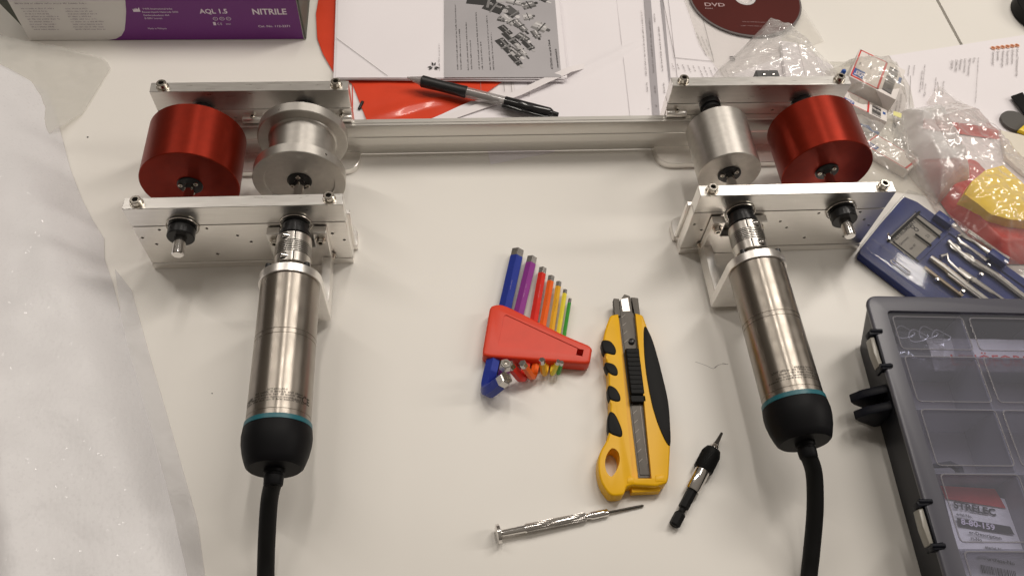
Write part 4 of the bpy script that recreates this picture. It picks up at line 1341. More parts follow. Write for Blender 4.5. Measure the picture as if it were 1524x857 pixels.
# ------------------------------------------------------------------ letter on the right
lt = thing('delivery_letter', 'white letter with orange bullet dots and address print at the right back', 'letter', (740, 170, 0))
bm = NB(); patch(bm, [(668, 232, .5), (664, 180, .5), (657, 110, .6), (668, 60, .6), (695, -10, .6)], [(880, 272, .5), (880, 215, .5), (880, 150, .5), (880, 80, .5), (880, 0, .5)], 30, 30, wavy(.6, 60, 11), .25)
obj('paper', bm, PAPER, lt)
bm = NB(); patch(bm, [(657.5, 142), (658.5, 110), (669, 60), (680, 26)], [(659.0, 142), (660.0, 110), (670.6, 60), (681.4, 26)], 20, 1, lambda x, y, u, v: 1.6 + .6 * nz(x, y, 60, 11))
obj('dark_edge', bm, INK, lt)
td = Vector((-.41, -.912, 0)); tu = Vector((.912, -.41, 0))
def ltext(s, x, y, h, m=INK2, bold=0.0, sx=1.0):
    return text(lt, s, h, (x, y, 1.75), td, -Vector((-tu.x, -tu.y, 0)) if False else Vector((.912, -.41, 0)), m, bold, 'LEFT', sx, name='print')
BUL = mat('orange_brown_dot', (.40, .13, .055), rough=.6); HAL = mat('orange_halo', (.85, .50, .36), rough=.6)
for i, s_ in enumerate(('Industriebedarf', 'Spannsätze', 'Wellenkupplungen', 'Transportbänder', 'Zahnflachriemen', 'Keil- und Treibriemenantriebe')):
    x_, y_ = 800.5 + i * 5.55, 244.6 + i * .75
    bm = NB(); lathe(bm, [(0, 0), (0, 2.6)], (x_, y_, 1.6), (0, 0, 1), 20, cap=False); obj('bullet_halo', bm, HAL, lt)
    bm = NB(); lathe(bm, [(0, 0), (0, 1.9)], (x_, y_, 1.7), (0, 0, 1), 20, cap=False); obj('bullet_dot', bm, BUL, lt)
    ltext(s_, x_ - 2.8, y_ - 4.6, 2.5, sx=1.02)
for i, s_ in enumerate(('SWEDEN', '22484 LUND', 'Fabriksgatan', 'Lund University', 'MAX IV Laboratory', 'Firma')):
    ltext(s_, 748.0 + i * 5.0, 227.2 + i * .7, 2.4)
bm = NB()
for x_, y_, w_, h_ in ((778, 230.5, 70, 1.3), (700.0, 219.5, 16, 1.6), (705.5, 219.5, 15, 1.6), (711, 212, 34, 1.6), (717, 220.5, 38, 1.6), (708, 194, 18, 1.7), (722, 202, 20, 1.6), (728, 197, 20, 1.6), (678, 180, 55, 1.7), (671, 172, 50, 1.7), (665, 160, 30, 1.7)):
    q = NB(); micro(q, 0, 0, w_, h_, rs); merge(bm, place(q, (x_, y_, 1.8), td, tu))
obj('letter_print', bm, INK2, lt)
text(lt, 'QUITTUNG', 4.0, (668, 148, 1.9), td, tu, INK, 0)
bm = NB()
for a, b in (((697, 205), (676, 150)), ((722, 196), (716, 176))):
    d_ = (Vector(b) - Vector(a)).normalized(); n_ = Vector((-d_.y, d_.x)) * .2
    poly(bm, [(a[0] - n_.x, a[1] - n_.y), (b[0] - n_.x, b[1] - n_.y), (b[0] + n_.x, b[1] + n_.y), (a[0] + n_.x, a[1] + n_.y)], 1.8)
obj('ruled_lines', bm, INK2, lt)

# ------------------------------------------------------------------ bearing boxes in clear bags
LRED = mat('label_red', (.62, .035, .025), rough=.5)
LBLU = mat('label_blue', (.02, .09, .33), rough=.5)
BOXW = mat('bearing_box_white', (.78, .73, .70), rough=.5)
def lerp2(A, B, C, D, u, v):
    """u along A->B, v from A->D"""
    p = [(A[i] * (1 - u) + B[i] * u) * (1 - v) + (D[i] * (1 - u) + C[i] * u) * v for i in (0, 1)]
    return p
def bbox_(label, A, B, C, D, h, split, logo=True, bar=True, z0=.5):
    cx_ = (A[0] + C[0]) / 2; cy_ = (A[1] + C[1]) / 2
    t = thing('bearing_box', label, 'small box', (cx_, cy_, 0), 0, 'white bearing boxes with red bordered labels')
    bm = NB(); prism(bm, [A, B, C, D], z0, h, .8, 2); obj('box_body', bm, BOXW, t)
    zf = lambda u, v: h + .15
    def strip(pts, m, name, dz=.1):
        bm = NB(); poly(bm, [lerp2(A, B, C, D, *p) for p in pts], h + dz); return obj(name, bm, m, t)
    w = .030
    s_ = split
    for q in ([(.02, .03), (s_, .03), (s_, .03 + w), (.02, .03 + w)], [(.02, .94), (s_, .94), (s_, .97), (.02, .97)], [(.02, .03), (.02 + w, .03), (.02 + w, .97), (.02, .97)], [(s_ - w * 1.4, .03), (s_, .03), (s_, .97), (s_ - w * 1.4, .97)]):
        strip(q, LRED, 'red_border')
    if logo:
        strip([(.05, .66), (.27, .66), (.27, .90), (.05, .90)], LBLU, 'logo_patch')
        strip([(.05, .92), (.27, .92), (.27, .94), (.05, .94)], LRED, 'logo_underline')
        P0 = lerp2(A, B, C, D, .075, .86); P1 = lerp2(A, B, C, D, .25, .86); P2 = lerp2(A, B, C, D, .075, .70)
        rx, ry = Vector((P1[0] - P0[0], P1[1] - P0[1], 0)), Vector((P2[0] - P0[0], P2[1] - P0[1], 0))
        text(t, 'SKF', ry.length * .85, (P0[0], P0[1], h + .25), rx, ry, WHITEP, .05, sx=rx.length / (ry.length * 2.0), name='logo_lettering')
    bm = NB()
    P0 = Vector((*lerp2(A, B, C, D, 0, 1), 0)); ry = Vector((A[0] - D[0], A[1] - D[1], 0)).normalized(); rx = Vector((B[0] - A[0], B[1] - A[1], 0)).normalized()
    for u_, v_, w_, h_ in ((.13, .50, 4, .11), (.36, .50, 6, .10), (.22, .12, 3, .05), (.55, .62, 8, .06)):
        q = NB(); micro(q, 0, 0, w_, (Vector(A) - Vector(D)).length * h_ * .35, rs, .2)
        P_ = lerp2(A, B, C, D, u_, v_)
        merge(bm, place(q, (P_[0], P_[1], h + .2), ry, rx * -1))
    obj('label_print', bm, INK, t)
    if bar:
        bm = NB()
        v = .12
        while v < .9:
            w2 = rs.choice((.015, .03, .045))
            poly(bm, [lerp2(A, B, C, D, *p) for p in ((s_ + .06, v), (s_ + .26, v + .02), (s_ + .26, v + w2 + .02), (s_ + .06, v + w2))], h + .2)
            v += w2 + rs.choice((.015, .025, .04))
        obj('barcode', bm, INK, t)
        strip([(s_ + .30, .30), (min(.98, s_ + .36), .30), (min(.98, s_ + .36), .5), (s_ + .30, .5)], LBLU, 'blue_mark')
    return t
bbox_('largest bearing box with a barcode, standing behind the two flatter ones', (632.4, 209.5), (668, 179), (645, 140.5), (609.8, 172), 33, .62)
bbox_('middle flatter bearing box tucked against the front of the largest one', (608.5, 168), (642.0, 139.4), (636.8, 124.5), (602.0, 153.0), 21, .60)
bbox_('small bearing box lying lowest of the three behind the right red drum', (629.2, 119.5), (661.0, 86.2), (644.5, 74.5), (612.0, 107.5), 11, .95, bar=False)
CB = film('box_bag_film', (.95, .94, .91), milk=.15, rough=.15, bump=.45, bscale=30, gloss=1.1, edge=.4)
cb = thing('box_bag', 'clear plastic bag draped over the bearing boxes', 'plastic bag', (640, 150, 0))
def hcb(x, y, u, v):
    p = Vector((x, y)); 
    a = Vector((638, 176)); b = Vector((640, 100))
    f = 36 * math.exp(-(((x - 640) / 31) ** 4 + ((y - 176) / 32) ** 4)) 
    g = 14 * math.exp(-(((x - 632) / 40) ** 4 + ((y - 110) / 44) ** 4))
    e_ = min(1, u * 6, (1 - u) * 6, v * 5, (1 - v) * 5)
    return (max(f, g) + 3.2 + 4.0 * (crease(x, y, 15, 12) + .3) + 1.5 * nz(x, y, 8, 2)) * max(0, e_) ** .6
bm = NB(); patch(bm, [(598, 228, .5), (594, 190, .5), (590, 150, .5), (590, 110, .5), (598, 66, .5)], [(690, 226, .8), (692, 190, .8), (684, 150, .8), (674, 110, .8), (668, 52, .8)], 100, 80, hcb)
obj('film', bm, CB, cb)
bt = thing('blue_twist', 'tiny blue plastic scrap inside the clear bag between the boxes', 'scrap', (628, 122, 0))
bm = NB(); tube(bm, [(619, 134, 9), (624, 128, 11), (627, 124, 10), (632, 120, 11)], [.6, 1.6, .7, 1.3], 6); obj('scrap', bm, LBLU, bt)
bc = thing('blue_stick', 'tiny blue plastic stick end peeking out behind the rightmost screw of the right back bar', 'plastic stick', (574, 131, 0))
bm = NB(); lathe(bm, [(0, 2.0), (73, 2.0), (76.5, 2.0), (77.5, 1.2), (77.5, 0)], (574.6, 131.5, .4), (0, 0, 1), 14); obj('stick_body', bm, mat('blue_plastic', (.02, .09, .38), rough=.4), bc)
yt = thing('yellow_tag', 'tiny pale yellow sticker on the clear bag beside the barcode', 'sticker', (648, 128, 0))
bm = NB(); patch(bm, [(645, 135, 24.5), (643, 130, 24)], [(651, 131, 25), (649, 126, 24.5)], 4, 4, wavy(.5, 4, 1), .2); obj('sticker', bm, mat('pale_yellow', (.78, .74, .30), rough=.5), yt)

# ------------------------------------------------------------------ red and yellow goods in the big bag
rd = thing('red_plastic', 'crumpled red plastic goods inside the big clear bag at the right', 'plastic goods', (690, 60, 0))
REDP = mat('dusty_red', (.52, .05, .04), rough=.4, bump=.4, bscale=60, var=.2, vscale=20, bdist=.001)
def dome(cx_, cy_, rx, ry, H_, s, seed, am=3.0):
    def f(x, y, u, v):
        d_ = 1 - ((x - cx_) / rx) ** 2 - ((y - cy_) / ry) ** 2
        e_ = min(1, u * 6, (1 - u) * 6, v * 6, (1 - v) * 6)
        return (H_ * math.sqrt(max(0.02, d_)) + am * (crease(x, y, s, seed) + .3)) * max(0, e_) ** .6 + .6
    return f
bm = NB(); patch(bm, [(668, 96, .8), (664, 70, .8), (672, 30, .8), (686, -8, .8), (700, -22, .8)], [(712, 96, .8), (722, 70, .8), (735, 35, .8), (748, 0, .8), (752, -24, .8)], 60, 50, dome(700, 40, 60, 80, 16, 16, 3, 3))
obj('red_sheet', bm, REDP, rd)
rd2 = thing('red_folder_corner', 'flat red plastic sheet corner showing under the bag at the right edge', 'folder', (730, 140, 0))
bm = NB(); patch(bm, [(690, 147, 1.8), (684, 134, 1.8)], [(735, 138, 1.8), (770, 126, 1.8), (764, 116, 1.8)], 12, 12, wavy(.4, 20, 2), .4)
obj('red_sheet', bm, mat('dusty_red_flat', (.50, .035, .025), rough=.35), rd2)
yl = thing('yellow_pack', 'lemon yellow foam pack inside the clear bag at the right edge', 'pack', (712, 30, 0))
YM = mat('lemon_foam', (.93, .66, .008), rough=.5, bump=.3, bscale=90, var=.12, vscale=25, bdist=.001)
def yt_(x, y, u, v): return 2.0 * (crease(x, y, 18, 6)) + 1.0 * nz(x, y, 10, 4)
bm = NB(); patch(bm, [(675.5, 36, 25), (684, 47, 28), (700, 58, 29), (722, 66, 27)], [(690, 13, 25), (704, 6, 27), (722, 4, 28), (745, 10, 26)], 30, 24, yt_, 14)
obj('foam_block', bm, YM, yl)
bgR = thing('big_clear_bag', 'big crumpled clear plastic bag over the red and yellow goods at the right edge', 'plastic bag', (710, 70, 0))
BIG = film('big_bag_film', (.97, .95, .94), milk=.12, rough=.12, bump=.30, bscale=14, gloss=1.3, edge=.4)
def hbg(x, y, u, v):
    b_ = 24 + 12 * math.exp(-(((x - 712) / 46) ** 2 + ((y - 30) / 50) ** 2)) + 8 * math.exp(-(((x - 690) / 30) ** 2 + ((y - 118) / 30) ** 2))
    e_ = min(1, u * 5, (1 - u) * 5, v * 4.5, (1 - v) * 5)
    return (b_ + 6.5 * (crease(x, y, 22, 21) + .2) + 3.0 * nz(x, y, 12, 6)) * max(0, e_) ** .6
bm = NB(); patch(bm, [(672, 152, 1), (664, 132, 1), (655, 100, 1), (658, 60, 1), (662, 30, 1), (676, -6, 1), (700, -30, 1)], [(716, 166, 1), (742, 140, 1), (752, 112, 1), (760, 84, 1), (768, 40, 1), (775, 0, 1), (780, -34, 1)], 130, 110, hbg)
obj('film', bm, BIG, bgR)
bm = NB(); patch(bm, [(700, 168, 1.2), (704, 150, 5), (718, 132, 14)], [(720, 190, 1.2), (741, 160, 1.2), (762, 126, 2)], 26, 22, lambda x, y, u, v: 3 * abs(nz(x, y, 14, 7)) + 7 * math.sin(math.pi * v) * (1 - u * .3))
obj('bag_flap', bm, BIG, bgR)

hz = thing('hazy_bag', 'hazy rumpled plastic bag between the bearing boxes and the red goods', 'plastic bag', (672, 95, 0))
HAZ = film('hazy_film', (.93, .92, .91), milk=.40, rough=.2, bump=.25, bscale=16, gloss=1.0, edge=.4)
def hhz(x, y, u, v):
    e_ = min(1, u * 4, (1 - u) * 4, v * 4, (1 - v) * 4)
    return (30 + 5 * (crease(x, y, 20, 31) + .2) + 4 * nz(x, y, 14, 8)) * max(0, e_) ** .5
bm = NB(); patch(bm, [(664, 150, 1), (650, 118, 1), (646, 92, 1), (654, 66, 1), (664, 44, 1)], [(696, 158, 1), (704, 128, 1), (704, 98, 1), (700, 74, 1), (692, 52, 1)], 60, 46, hhz)
obj('film', bm, HAZ, hz)
# right edge: strap, grey disc, yellow piece, beige card, black ring
st = thing('black_strap', 'short black webbing strap crossing the right edge over the letter', 'strap', (795, 155, 0))
bm = NB(); patch(bm, [(787.5, 172, 5), (789, 155, 6), (792, 128, 5)], [(801, 177, 5), (802, 158, 6), (808, 130, 5)], 14, 4, None, 1.6); obj('webbing', bm, RUB, st)
gd = thing('grey_disc', 'dark grey round felt disc half under the clear bag at the right edge', 'disc', (782, 138, 0))
bm = NB(); lathe(bm, [(0, 0), (0, 13), (1.6, 13.4), (3, 13), (3, 0)], (778, 140, 1.2), (0, 0, 1), 48); obj('disc_body', bm, mat('grey_felt', (.10, .095, .09), rough=.85), gd)
yp = thing('yellow_scraper', 'small yellow plastic wedge at the right edge under the strap', 'wedge', (782, 126, 0))
bm = NB(); prism(bm, [(772, 124), (788, 136), (800, 128), (800, 112), (784, 116)], 4.6, 9, .8, 2); obj('wedge_body', bm, mat('bright_yellow', (.80, .58, .02), rough=.35), yp)
bcx = thing('beige_card', 'plain beige card piece lying at the right edge beside the clear bag', 'card', (790, 90, 0))
bm = NB(); prism(bm, [(757, 127), (812, 108), (812, 70), (765, 60), (748, 92)], 1.4, 5.5, .4, 1); obj('card_board', bm, mat('beige_card', (.70, .65, .56), rough=.6), bcx)
rg = thing('black_ring', 'thick black ring of tape in the top right corner', 'ring', (877, 295, 0))
bm = NB(); lathe(bm, [(0, 27), (0, 36.5), (.8, 37.2), (12, 37.2), (12.8, 36.5), (12.8, 28), (12, 27), (0, 27)], (882, 296, .4), (0, 0, 1), 72, cap=False); obj('ring_body', bm, RUB, rg)

# ------------------------------------------------------------------ blue drawing instrument case
U = Vector((.613, -.790, 0)); V = Vector((.790, .613, 0))
cs = thing('instrument_case', 'blue drawing instrument case with clear lid between the rig and the toolbox', 'case', (640, -10, 0))
Oc = Vector((571.5, -9.5, 0))
def CL(u, v, z=0): q = Oc + U * u + V * v; return Vector((q.x, q.y, z))
def cpoly(bm, pts, z0, z1, r=0, seg=1): prism(bm, [CL(u, v)[:2] for u, v in pts], z0, z1, r, seg)
BLU = mat('case_blue', (.005, .018, .135), rough=.42, bump=.12, bscale=900, var=.15, vscale=50)
CLR2 = film('case_clear', (.97, .97, .97), milk=.003, rough=.08, bump=0.03, bscale=8, gloss=.6, edge=.08)
LEN = 170
bm = NB(); cpoly(bm, [(0, 5), (3, 0), (LEN, 0), (LEN, 88), (3, 88), (-8, 84), (-4, 40)], .6, 8.0, 1, 2); base = obj('case_base', bm, BLU, cs)
bm = NB(); cpoly(bm, [(8, 30), (37, 30), (37, 77), (8, 77)], 7.2, 12); cut(base, bm)
bm = NB(); cpoly(bm, [(40, 14), (LEN - 3, 14), (LEN - 3, 80), (40, 80)], 6.4, 12); cut(base, bm)
LABEL = mat('label_card', (.27, .25, .22), rough=.55, var=.12, vscale=60)
bm = NB(); cpoly(bm, [(9, 31), (36, 31), (36, 76), (9, 76)], 7.3, 7.7); obj('label_card', bm, LABEL, cs)
def ctext(s, u, v, h, bold=.02, sx=1.0, m=INK, z=7.85): return text(cs, s, h, CL(u, v, z), V, -U, m, bold, sx=sx, name='label_lettering')
ctext('INSTRUMENT', 15, 33, 3.2, .04, 1.25); ctext('Germany', 20.5, 35, 2.2, .01, 1.1); ctext('No. 87', 29, 38, 2.0); ctext('8', 22, 58, 8.5, .0, .8); ctext('23', 31.5, 60, 3.0, .0)
for a, b, w_ in (((11, 29), (11, 78), 1.9), ((22, 54), (38, 54), 1.5), ((14, 32), (40, 31), 1.2), ((11, 70), (38, 68), 1.5)):
    A = CL(*a, 9.4); B = CL(*b, 9.4)
    bm = NB(); tube(bm, [A, B], w_ * .55, 8); obj('lead_holder', bm, RUB, cs)
def tool(name, pts, rads, m=None, n=8, z=9.4):
    bm = NB(); tube(bm, [CL(u, v, z + (p[0] if p else 0)) for (u, v, *p) in pts], [q_ * 1.22 for q_ in rads], n); return obj(name, bm, m or SAT, cs)
SAT = mat('satin_nickel', (.62, .60, .57), metal=1, rough=.30)
def l2c(x, y): 
    d_ = Vector((x, y, 0)) - Oc; return (d_.dot(U), d_.dot(V))
def pts_(*L): return [l2c(*p) for p in L]
tool('compass_leg', pts_((653.9, -2.1), (660, -14), (668, -24)), [1.6, 1.4, 2.0])
tool('compass_leg', pts_((668, -24), (681.3, -37), (700, -64), (712, -80)), [2.4, 2.2, 1.8, 1.4])
for c_ in ((657.5, -9.0), (665.5, -19.5)):
    q = [CL(*l2c(c_[0] + 4.6 * (math.cos(a) * .61 + math.sin(a) * .45), c_[1] + 4.6 * (-math.cos(a) * .79 + math.sin(a) * .35)), 9.4) for a in [2 * math.pi * k / 18 for k in range(19)]]
    bm = NB(); tube(bm, q, 1.0, 8, cap=False); obj('bow_ring', bm, SAT, cs)
tool('spring_bow', pts_((663.5, 0.6), (664, -3.5), (672, -12), (680.0, -22.0), (684.5, -20.0), (685.7, -15.5), (677, -4), (668.5, 4), (664.5, 3.0)), [1.2, 1.5, .9, 1.2, 1.4, 1.6, .9, 1.4, 1.0], n=8)
tool('divider', pts_((632.3, -18.1), (640.3, -28.4), (650.8, -44.5), (664, -62)), [1.9, 2.2, 2.4, 2.0])
tool('divider_bow', pts_((641.0, -17.5), (647.5, -15.8), (646.5, -22), (652, -32), (658.5, -41), (654.5, -42.5)), [1.3, 1.4, 1.0, .9, 1.7, 1.3])
tool('needle_holder', pts_((676, 8), (684, -2), (694, -15), (700, -22)), [1.2, 1.0, .9, 1.4])
tool('extension_bar', pts_((652, -30), (660, -40), (672, -54), (690, -76)), [1.5, 1.7, 1.3, 1.1])
tool('ruling_pen', pts_((641, -35), (648, -44), (660, -60)), [.9, 1.3, 1.0])
tool('pencil_insert', pts_((623.3, -27.8), (631.3, -39.2), (645, -57)), [1.4, 1.6, 1.5], mat('dull_brass', (.33, .27, .20), metal=1, rough=.35))
for p_ in ((692.5, -20.0), (680.2, -27.0), (669.5, -36.0), (647.2, -51.5), (630, -39.5), (641.0, -26.5)):
    bm = NB(); lathe(bm, [(0, 2.2), (1.6, 2.2), (2.4, 1.5), (2.6, 0)], CL(*l2c(*p_), 8.4), (.3, -.3, 1), 14); obj('thumb_screw', bm, CHR, cs)
# clear lid: rim and top
bm = NB(); cpoly(bm, [(-1, 4), (2, -.6), (LEN + .6, -.6), (LEN + .6, 88.6), (2, 88.6), (-9, 84.6), (-5, 40)], 8.2, 17.4, 2.0, 3)
ld = obj('clear_lid', bm, CLR2, cs)
bm = NB(); cpoly(bm, [(2, 11.5), (LEN, 11.5), (LEN, 13), (2, 13)], 17.5, 18.6, .3); obj('lid_ridge', bm, CLR2, ld)
for u0, v0, v1 in ((40, 2.5, 6.5), (34, 78, 84), (86, 78, 84)):
    bm = NB()
    q = [CL(u0, v0, 18.2), CL(u0 + 18, v0, 18.2), CL(u0 + 18, v1, 18.2), CL(u0, v1, 18.2)] if False else None
    cpoly(bm, [(u0, v0), (u0 + 18, v0), (u0 + 18, v1), (u0, v1)], 16.8, 19, .8, 2)
    obj('lid_catch', bm, CLR2, ld)
for u0, v0 in ((26, 3.2), (96, 3.2)):
    q = [CL(u0 + a, v0 + b, 18.8) for a, b in ((0, 0), (16, 0), (17, 1.5), (16, 4), (0, 4), (-1, 2), (0, 0))]
    bm = NB(); tube(bm, q, .55, 6, cap=False); obj('catch_loop', bm, CHR, cs)
for u0 in (22, 74):
    bm = NB(); cpoly(bm, [(u0, 80), (u0 + 16, 80), (u0 + 16, 87), (u0, 87)], 9, 15.5, .6, 2); obj('hinge_block', bm, BLU, cs)
bm = NB(); tube(bm, [CL(12, 70 - 47, 18.4), CL(9, 70 - 45, 18.8), CL(8, 70 - 42.5, 18.4)], .8, 8); obj('lid_chip', bm, CHR, ld)

# ------------------------------------------------------------------ toolbox with smoky clear lid
RT = math.radians(-3.6)
ex = Vector((math.cos(RT), math.sin(RT), 0)); ey = Vector((-math.sin(RT), math.cos(RT), 0))
Ot = Vector((538.6, -77.2, 0))
tbx = thing('assortment_box', 'black assortment box with smoky clear lid and side latches, lower right', 'storage box', (640, -200, 0))
def TB(u, v, z=0): q = Ot + ex * u - ey * v; return Vector((q.x, q.y, z))
def tpoly(bm, pts, z0, z1, r=0, seg=2, ang=30): prism(bm, [TB(u, v)[:2] for u, v in pts], z0, z1, r, seg, ang=ang)
TBK = mat('toolbox_black', (.006, .007, .012), spec=.22, rough=.42, bump=.08, bscale=700)
LIDM = film('smoky_lid', (.84, .85, .92), milk=.06, rough=.15, bump=.03, bscale=10, gloss=.35, edge=.04)
RIMM = mat('smoky_rim', (.090, .090, .112), rough=.33, bump=.05, bscale=600, alpha=.96)
DIVM = film('grey_divider', (.75, .74, .77), milk=.30, rough=.25, bump=0, gloss=.4, edge=.1)
Wd, Dp = 190, 250
# tapered body: four walls and floor, built hollow
bm = NB()
def ring(z, ins, r=9): return [TB(u, v, z) for u, v in rounded([(ins, ins), (Wd - ins, ins), (Wd - ins, Dp - ins), (ins, Dp - ins)], r, 4)]
rings = [[bm.verts.new(p) for p in ring(z, i_)] for z, i_ in ((45.5, 3), (45.5, 4.5), (3, 14.5), (.5, 13), (.5, 12.5), (44, 2))]
for a, b in zip(rings, rings[1:] + rings[:1]):
    for k in range(len(a)):
        k2 = (k + 1) % len(a); bm.faces.new((a[k], a[k2], b[k2], b[k]))
bm.faces.new([bm.verts.new(p) for p in ring(3.1, 14.4)])
obj('box_body', bm, TBK, tbx)
# pale inner floor tray
bm = NB(); tpoly(bm, [(15, 15), (Wd - 15, 15), (Wd - 15, Dp - 15), (15, Dp - 15)], 3.2, 4.2)
obj('tray_floor', bm, mat('tray_grey', (.30, .28, .28), rough=.45), tbx)
# dividers
for v in (47, 88, 134, 184):
    bm = NB(); tpoly(bm, [(12, v), (Wd - 12, v), (Wd - 12, v + 1.4), (12, v + 1.4)], 4.3, 44, .3, 1); obj('divider', bm, DIVM, tbx)
for u in (72, 132):
    bm = NB(); tpoly(bm, [(u, 12), (u + 1.4, 12), (u + 1.4, Dp - 12), (u, Dp - 12)], 4.3, 43.4, .3, 1); obj('divider', bm, DIVM, tbx)
# contents
cg = thing('spring_bag', 'clear bag with white card lettered LESJOFORS inside the assortment box', 'packet', (620, -112, 0))
cg['label'] = 'clear packet with white card and red lettering inside the assortment box'
bm = NB(); patch(bm, [(*TB(52, 22)[:2], 26), (*TB(56, 45.5)[:2], 18)], [(*TB(170, 22)[:2], 26), (*TB(170, 45.5)[:2], 18)], 10, 30, lambda x, y, u, v: 1.2 * math.sin(u * 3.1) + .5 * nz(x, y, 12, 3), .3)
obj('card', bm, mat('card_grey_white', (.86, .83, .80), rough=.5), cg)
text(cg, 'LESJÖFORS', 8.6, TB(65.5, 44.5, 25.5), ex, ey + Vector((0, 0, .18)), mat('letter_red', (.62, .05, .04), rough=.5), .02, sx=1.03)
bm = NB(); patch(bm, [(*TB(30, 17)[:2], 28), (*TB(30, 45)[:2], 17)], [(*TB(66, 17)[:2], 30), (*TB(62, 45)[:2], 20)], 30, 30, lambda x, y, u, v: 2.4 * crease(x, y, 10, 5) + 2.0 * nz(x, y, 7, 2))
obj('film', bm, BAG, cg)
for k in range(4):
    A = TB(34 + k * 9, 20 + (k % 2) * 3, 31)
    q = [A + ex * (7 * math.cos(a)) - ey * (5 * math.sin(a)) + Vector((0, 0, 2 * math.sin(a * 2))) for a in [2 * math.pi * j / 16 for j in range(17)]]
    bm = NB(); tube(bm, q, .5, 6, cap=False); obj('wire_loop', bm, mat('hub_clear', (.6, .6, .6)), cg)
dp = thing('parts_packet', 'red topped packet with white printed label inside the near compartment of the box', 'packet', (588, -240, 0))
SH = lambda u, v: TB(u, v, 22 + 6 * math.sin((v - 130) / 75 * math.pi) * .6)
bm = NB(); patch(bm, [SH(31, 137), SH(28, 180), SH(30, 205)], [SH(72, 145), SH(72, 180), SH(72, 205)], 20, 10, None, .4); obj('packet_front', bm, mat('card_grey_white', (.86, .83, .80)), dp)
bm = NB(); patch(bm, [SH(30, 136), SH(30.5, 145.5)], [SH(68, 138), SH(70, 152)], 8, 10, lambda x, y, u, v: .5); obj('red_band', bm, REDP, dp)
def dt(s, u, v, h, m=INK, bold=.03, sx=1.0, dz=1.0):
    return text(dp, s, h, SH(u, v) + Vector((0, 0, dz)), ex * 1 - ey * .18 + Vector((0, 0, -.02)), ey, m, bold, sx=sx)
dt('STRELEC', 33.6, 152, 4.6, sx=1.12, bold=.05)
dt('erial-No.', 33.5, 157.2, 2.1)
bm = NB(); patch(bm, [SH(33, 158.8), SH(33.4, 164)], [SH(68, 164.5), SH(69, 170)], 4, 8, lambda x, y, u, v: .7); obj('black_band', bm, INK, dp)
dt('8-80-159', 34.6, 163.2, 3.9, m=WHITEP, sx=1.12, dz=1.2)
dt('er-Description', 38, 169.4, 2.2, sx=1.15); dt('rt-No.', 38, 173.2, 2.2); dt('aterial-No.', 46, 178.8, 2.1); dt('er-Purchase-No', 39, 185, 2.4, sx=1.1); dt('PCE', 50, 201, 3.6)
bm = NB()
v_ = 40.0
while v_ < 62:
    w_ = rs.choice((.3, .5, .8)); q = [SH(v_, 189 + (v_ - 40) * .18), SH(v_ + w_, 189 + (v_ - 40) * .18), SH(v_ + w_, 194 + (v_ - 40) * .18), SH(v_, 194 + (v_ - 40) * .18)]
    bm.faces.new([bm.verts.new(p + Vector((0, 0, 1.0))) for p in q]); v_ += w_ + rs.choice((.3, .5, .7))
obj('barcode', bm, INK, dp)
bk = thing('bracket_part', 'dark curved bracket piece inside the middle compartment of the box', 'bracket', (590, -200, 0))
bm = NB(); tube(bm, [TB(34, 118, 12), TB(48, 117, 14), TB(53, 120, 14), TB(55, 132, 12), TB(56, 150, 8)], [1.6, 2.4, 3.0, 2.6, 2.0], 8); obj('bracket_body', bm, mat('dark_part', (.05, .05, .06), rough=.4), bk)
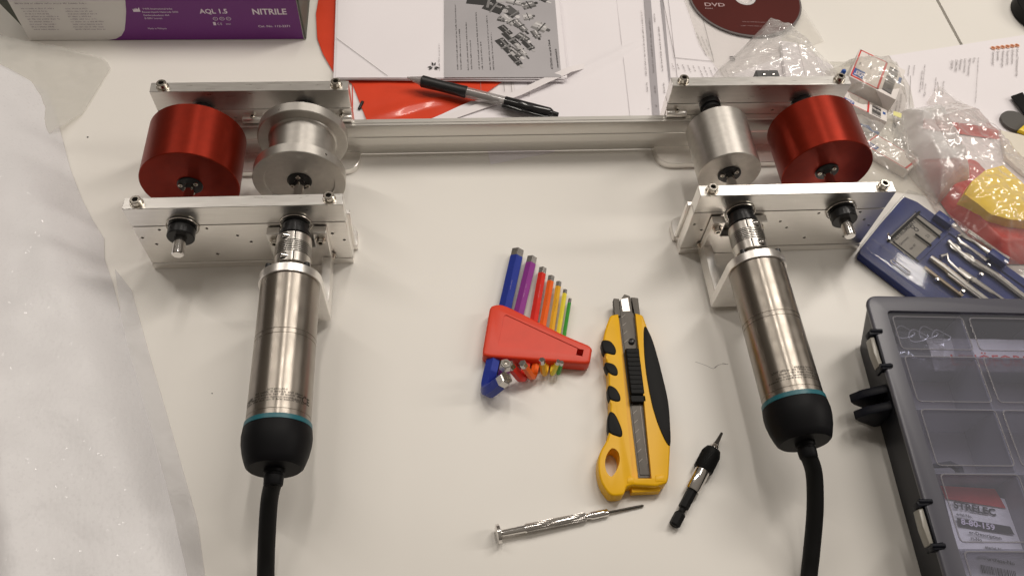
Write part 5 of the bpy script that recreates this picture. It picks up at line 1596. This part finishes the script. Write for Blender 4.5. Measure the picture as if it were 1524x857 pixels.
# lid: opaque-ish rim frame and the clear panel, moulded windows
outer = rounded([(0, 0), (Wd, 0), (Wd, Dp), (0, Dp)], 10, 6)
bm = NB(); tpoly(bm, outer, 45.8, 50.2, 1.6, 3, ang=50); rim = obj('lid_rim', bm, RIMM, tbx)
c = NB(); tpoly(c, rounded([(13, 13), (Wd - 13, 13), (Wd - 13, Dp - 13), (13, Dp - 13)], 4, 4), 40, 60)
for v in (36, 61, 158, 184):
    c3 = NB()
cut(rim, c)
bm = NB(); tpoly(bm, rounded([(13.2, 13.2), (Wd - 13.2, 13.2), (Wd - 13.2, Dp - 13.2), (13.2, Dp - 13.2)], 4, 4), 46.4, 48.0, .4, 1); pan = obj('lid_panel', bm, LIDM, tbx)
RIDM = film('lid_ridge_plastic', (.68, .67, .70), milk=.24, rough=.12, bump=0, gloss=.9, edge=.3)
for (u0, u1, v0, v1) in ((17, 70, 17, 44), (75, 130, 17, 44), (17, 70, 50, 85), (75, 130, 50, 85), (17, 70, 91, 131), (75, 130, 91, 131), (17, 70, 137, 181), (75, 130, 137, 181), (17, 70, 187, 232), (75, 130, 187, 232)):
    P_ = rounded([(u0, v0), (u1, v0), (u1, v1), (u0, v1)], 3, 3)
    q = [TB(u, v, 48.3) for u, v in P_] 
    bm = NB(); tube(bm, q + [q[0]], .55, 6, cap=False); obj('window_ridge', bm, RIDM, pan)
# latches and hinge fins on the left side
for v0 in (35, 160):
    bm = NB()
    tpoly(bm, [(-5.5, v0 - 4), (3.5, v0 - 6), (3.5, v0 - 2), (-5, v0)], 44, 51.0, .8)
    tpoly(bm, [(-3, v0 + 23), (4.5, v0 + 21.5), (4.5, v0 + 26), (-3, v0 + 27)], 44, 51.0, .8)
    tpoly(bm, [(-.5, v0 - 2), (1.2, v0 - 2), (1.6, v0 + 25), (-.5, v0 + 25)], 36, 50, .5)
    la = obj('latch', bm, TBK, tbx)
    bm = NB(); tpoly(bm, [(-4.2, v0), (-1.0, v0 - .5), (-.7, v0 + 22), (-3.4, v0 + 23), (-4.6, v0 + 12)], 41, 48.5, .6); obj('latch_insert', bm, mat('latch_pale', (.30, .285, .25), rough=.3), la)
    for vv in (v0 - 4, v0 + 24):
        bm = NB(); tube(bm, [TB(-4, vv, 50.6), TB(4.6, vv, 50.8)], 1.5, 10); obj('latch_pin', bm, TBK, la)
for v0 in (70, 83):
    bm = NB()
    prof_ = [(-16, 20), (-10, 29), (6, 40), (8, 8), (4, 6), (-12, 16)]
    lo = [bm.verts.new(TB(u - (0 if v0 == 70 else 0) , v0 - 3, z)) for u, z in prof_]; hi = [bm.verts.new(TB(u, v0 + 3.5, z)) for u, z in prof_]
    bm.faces.new(lo); bm.faces.new(hi[::-1])
    for k in range(len(lo)):
        k2 = (k + 1) % len(lo); bm.faces.new((lo[k], hi[k], hi[k2], lo[k2]))
    bmesh.ops.recalc_face_normals(bm, faces=bm.faces); bev(bm, lo + hi, .8, 2)
    obj('hinge_fin', bm, TBK, tbx)
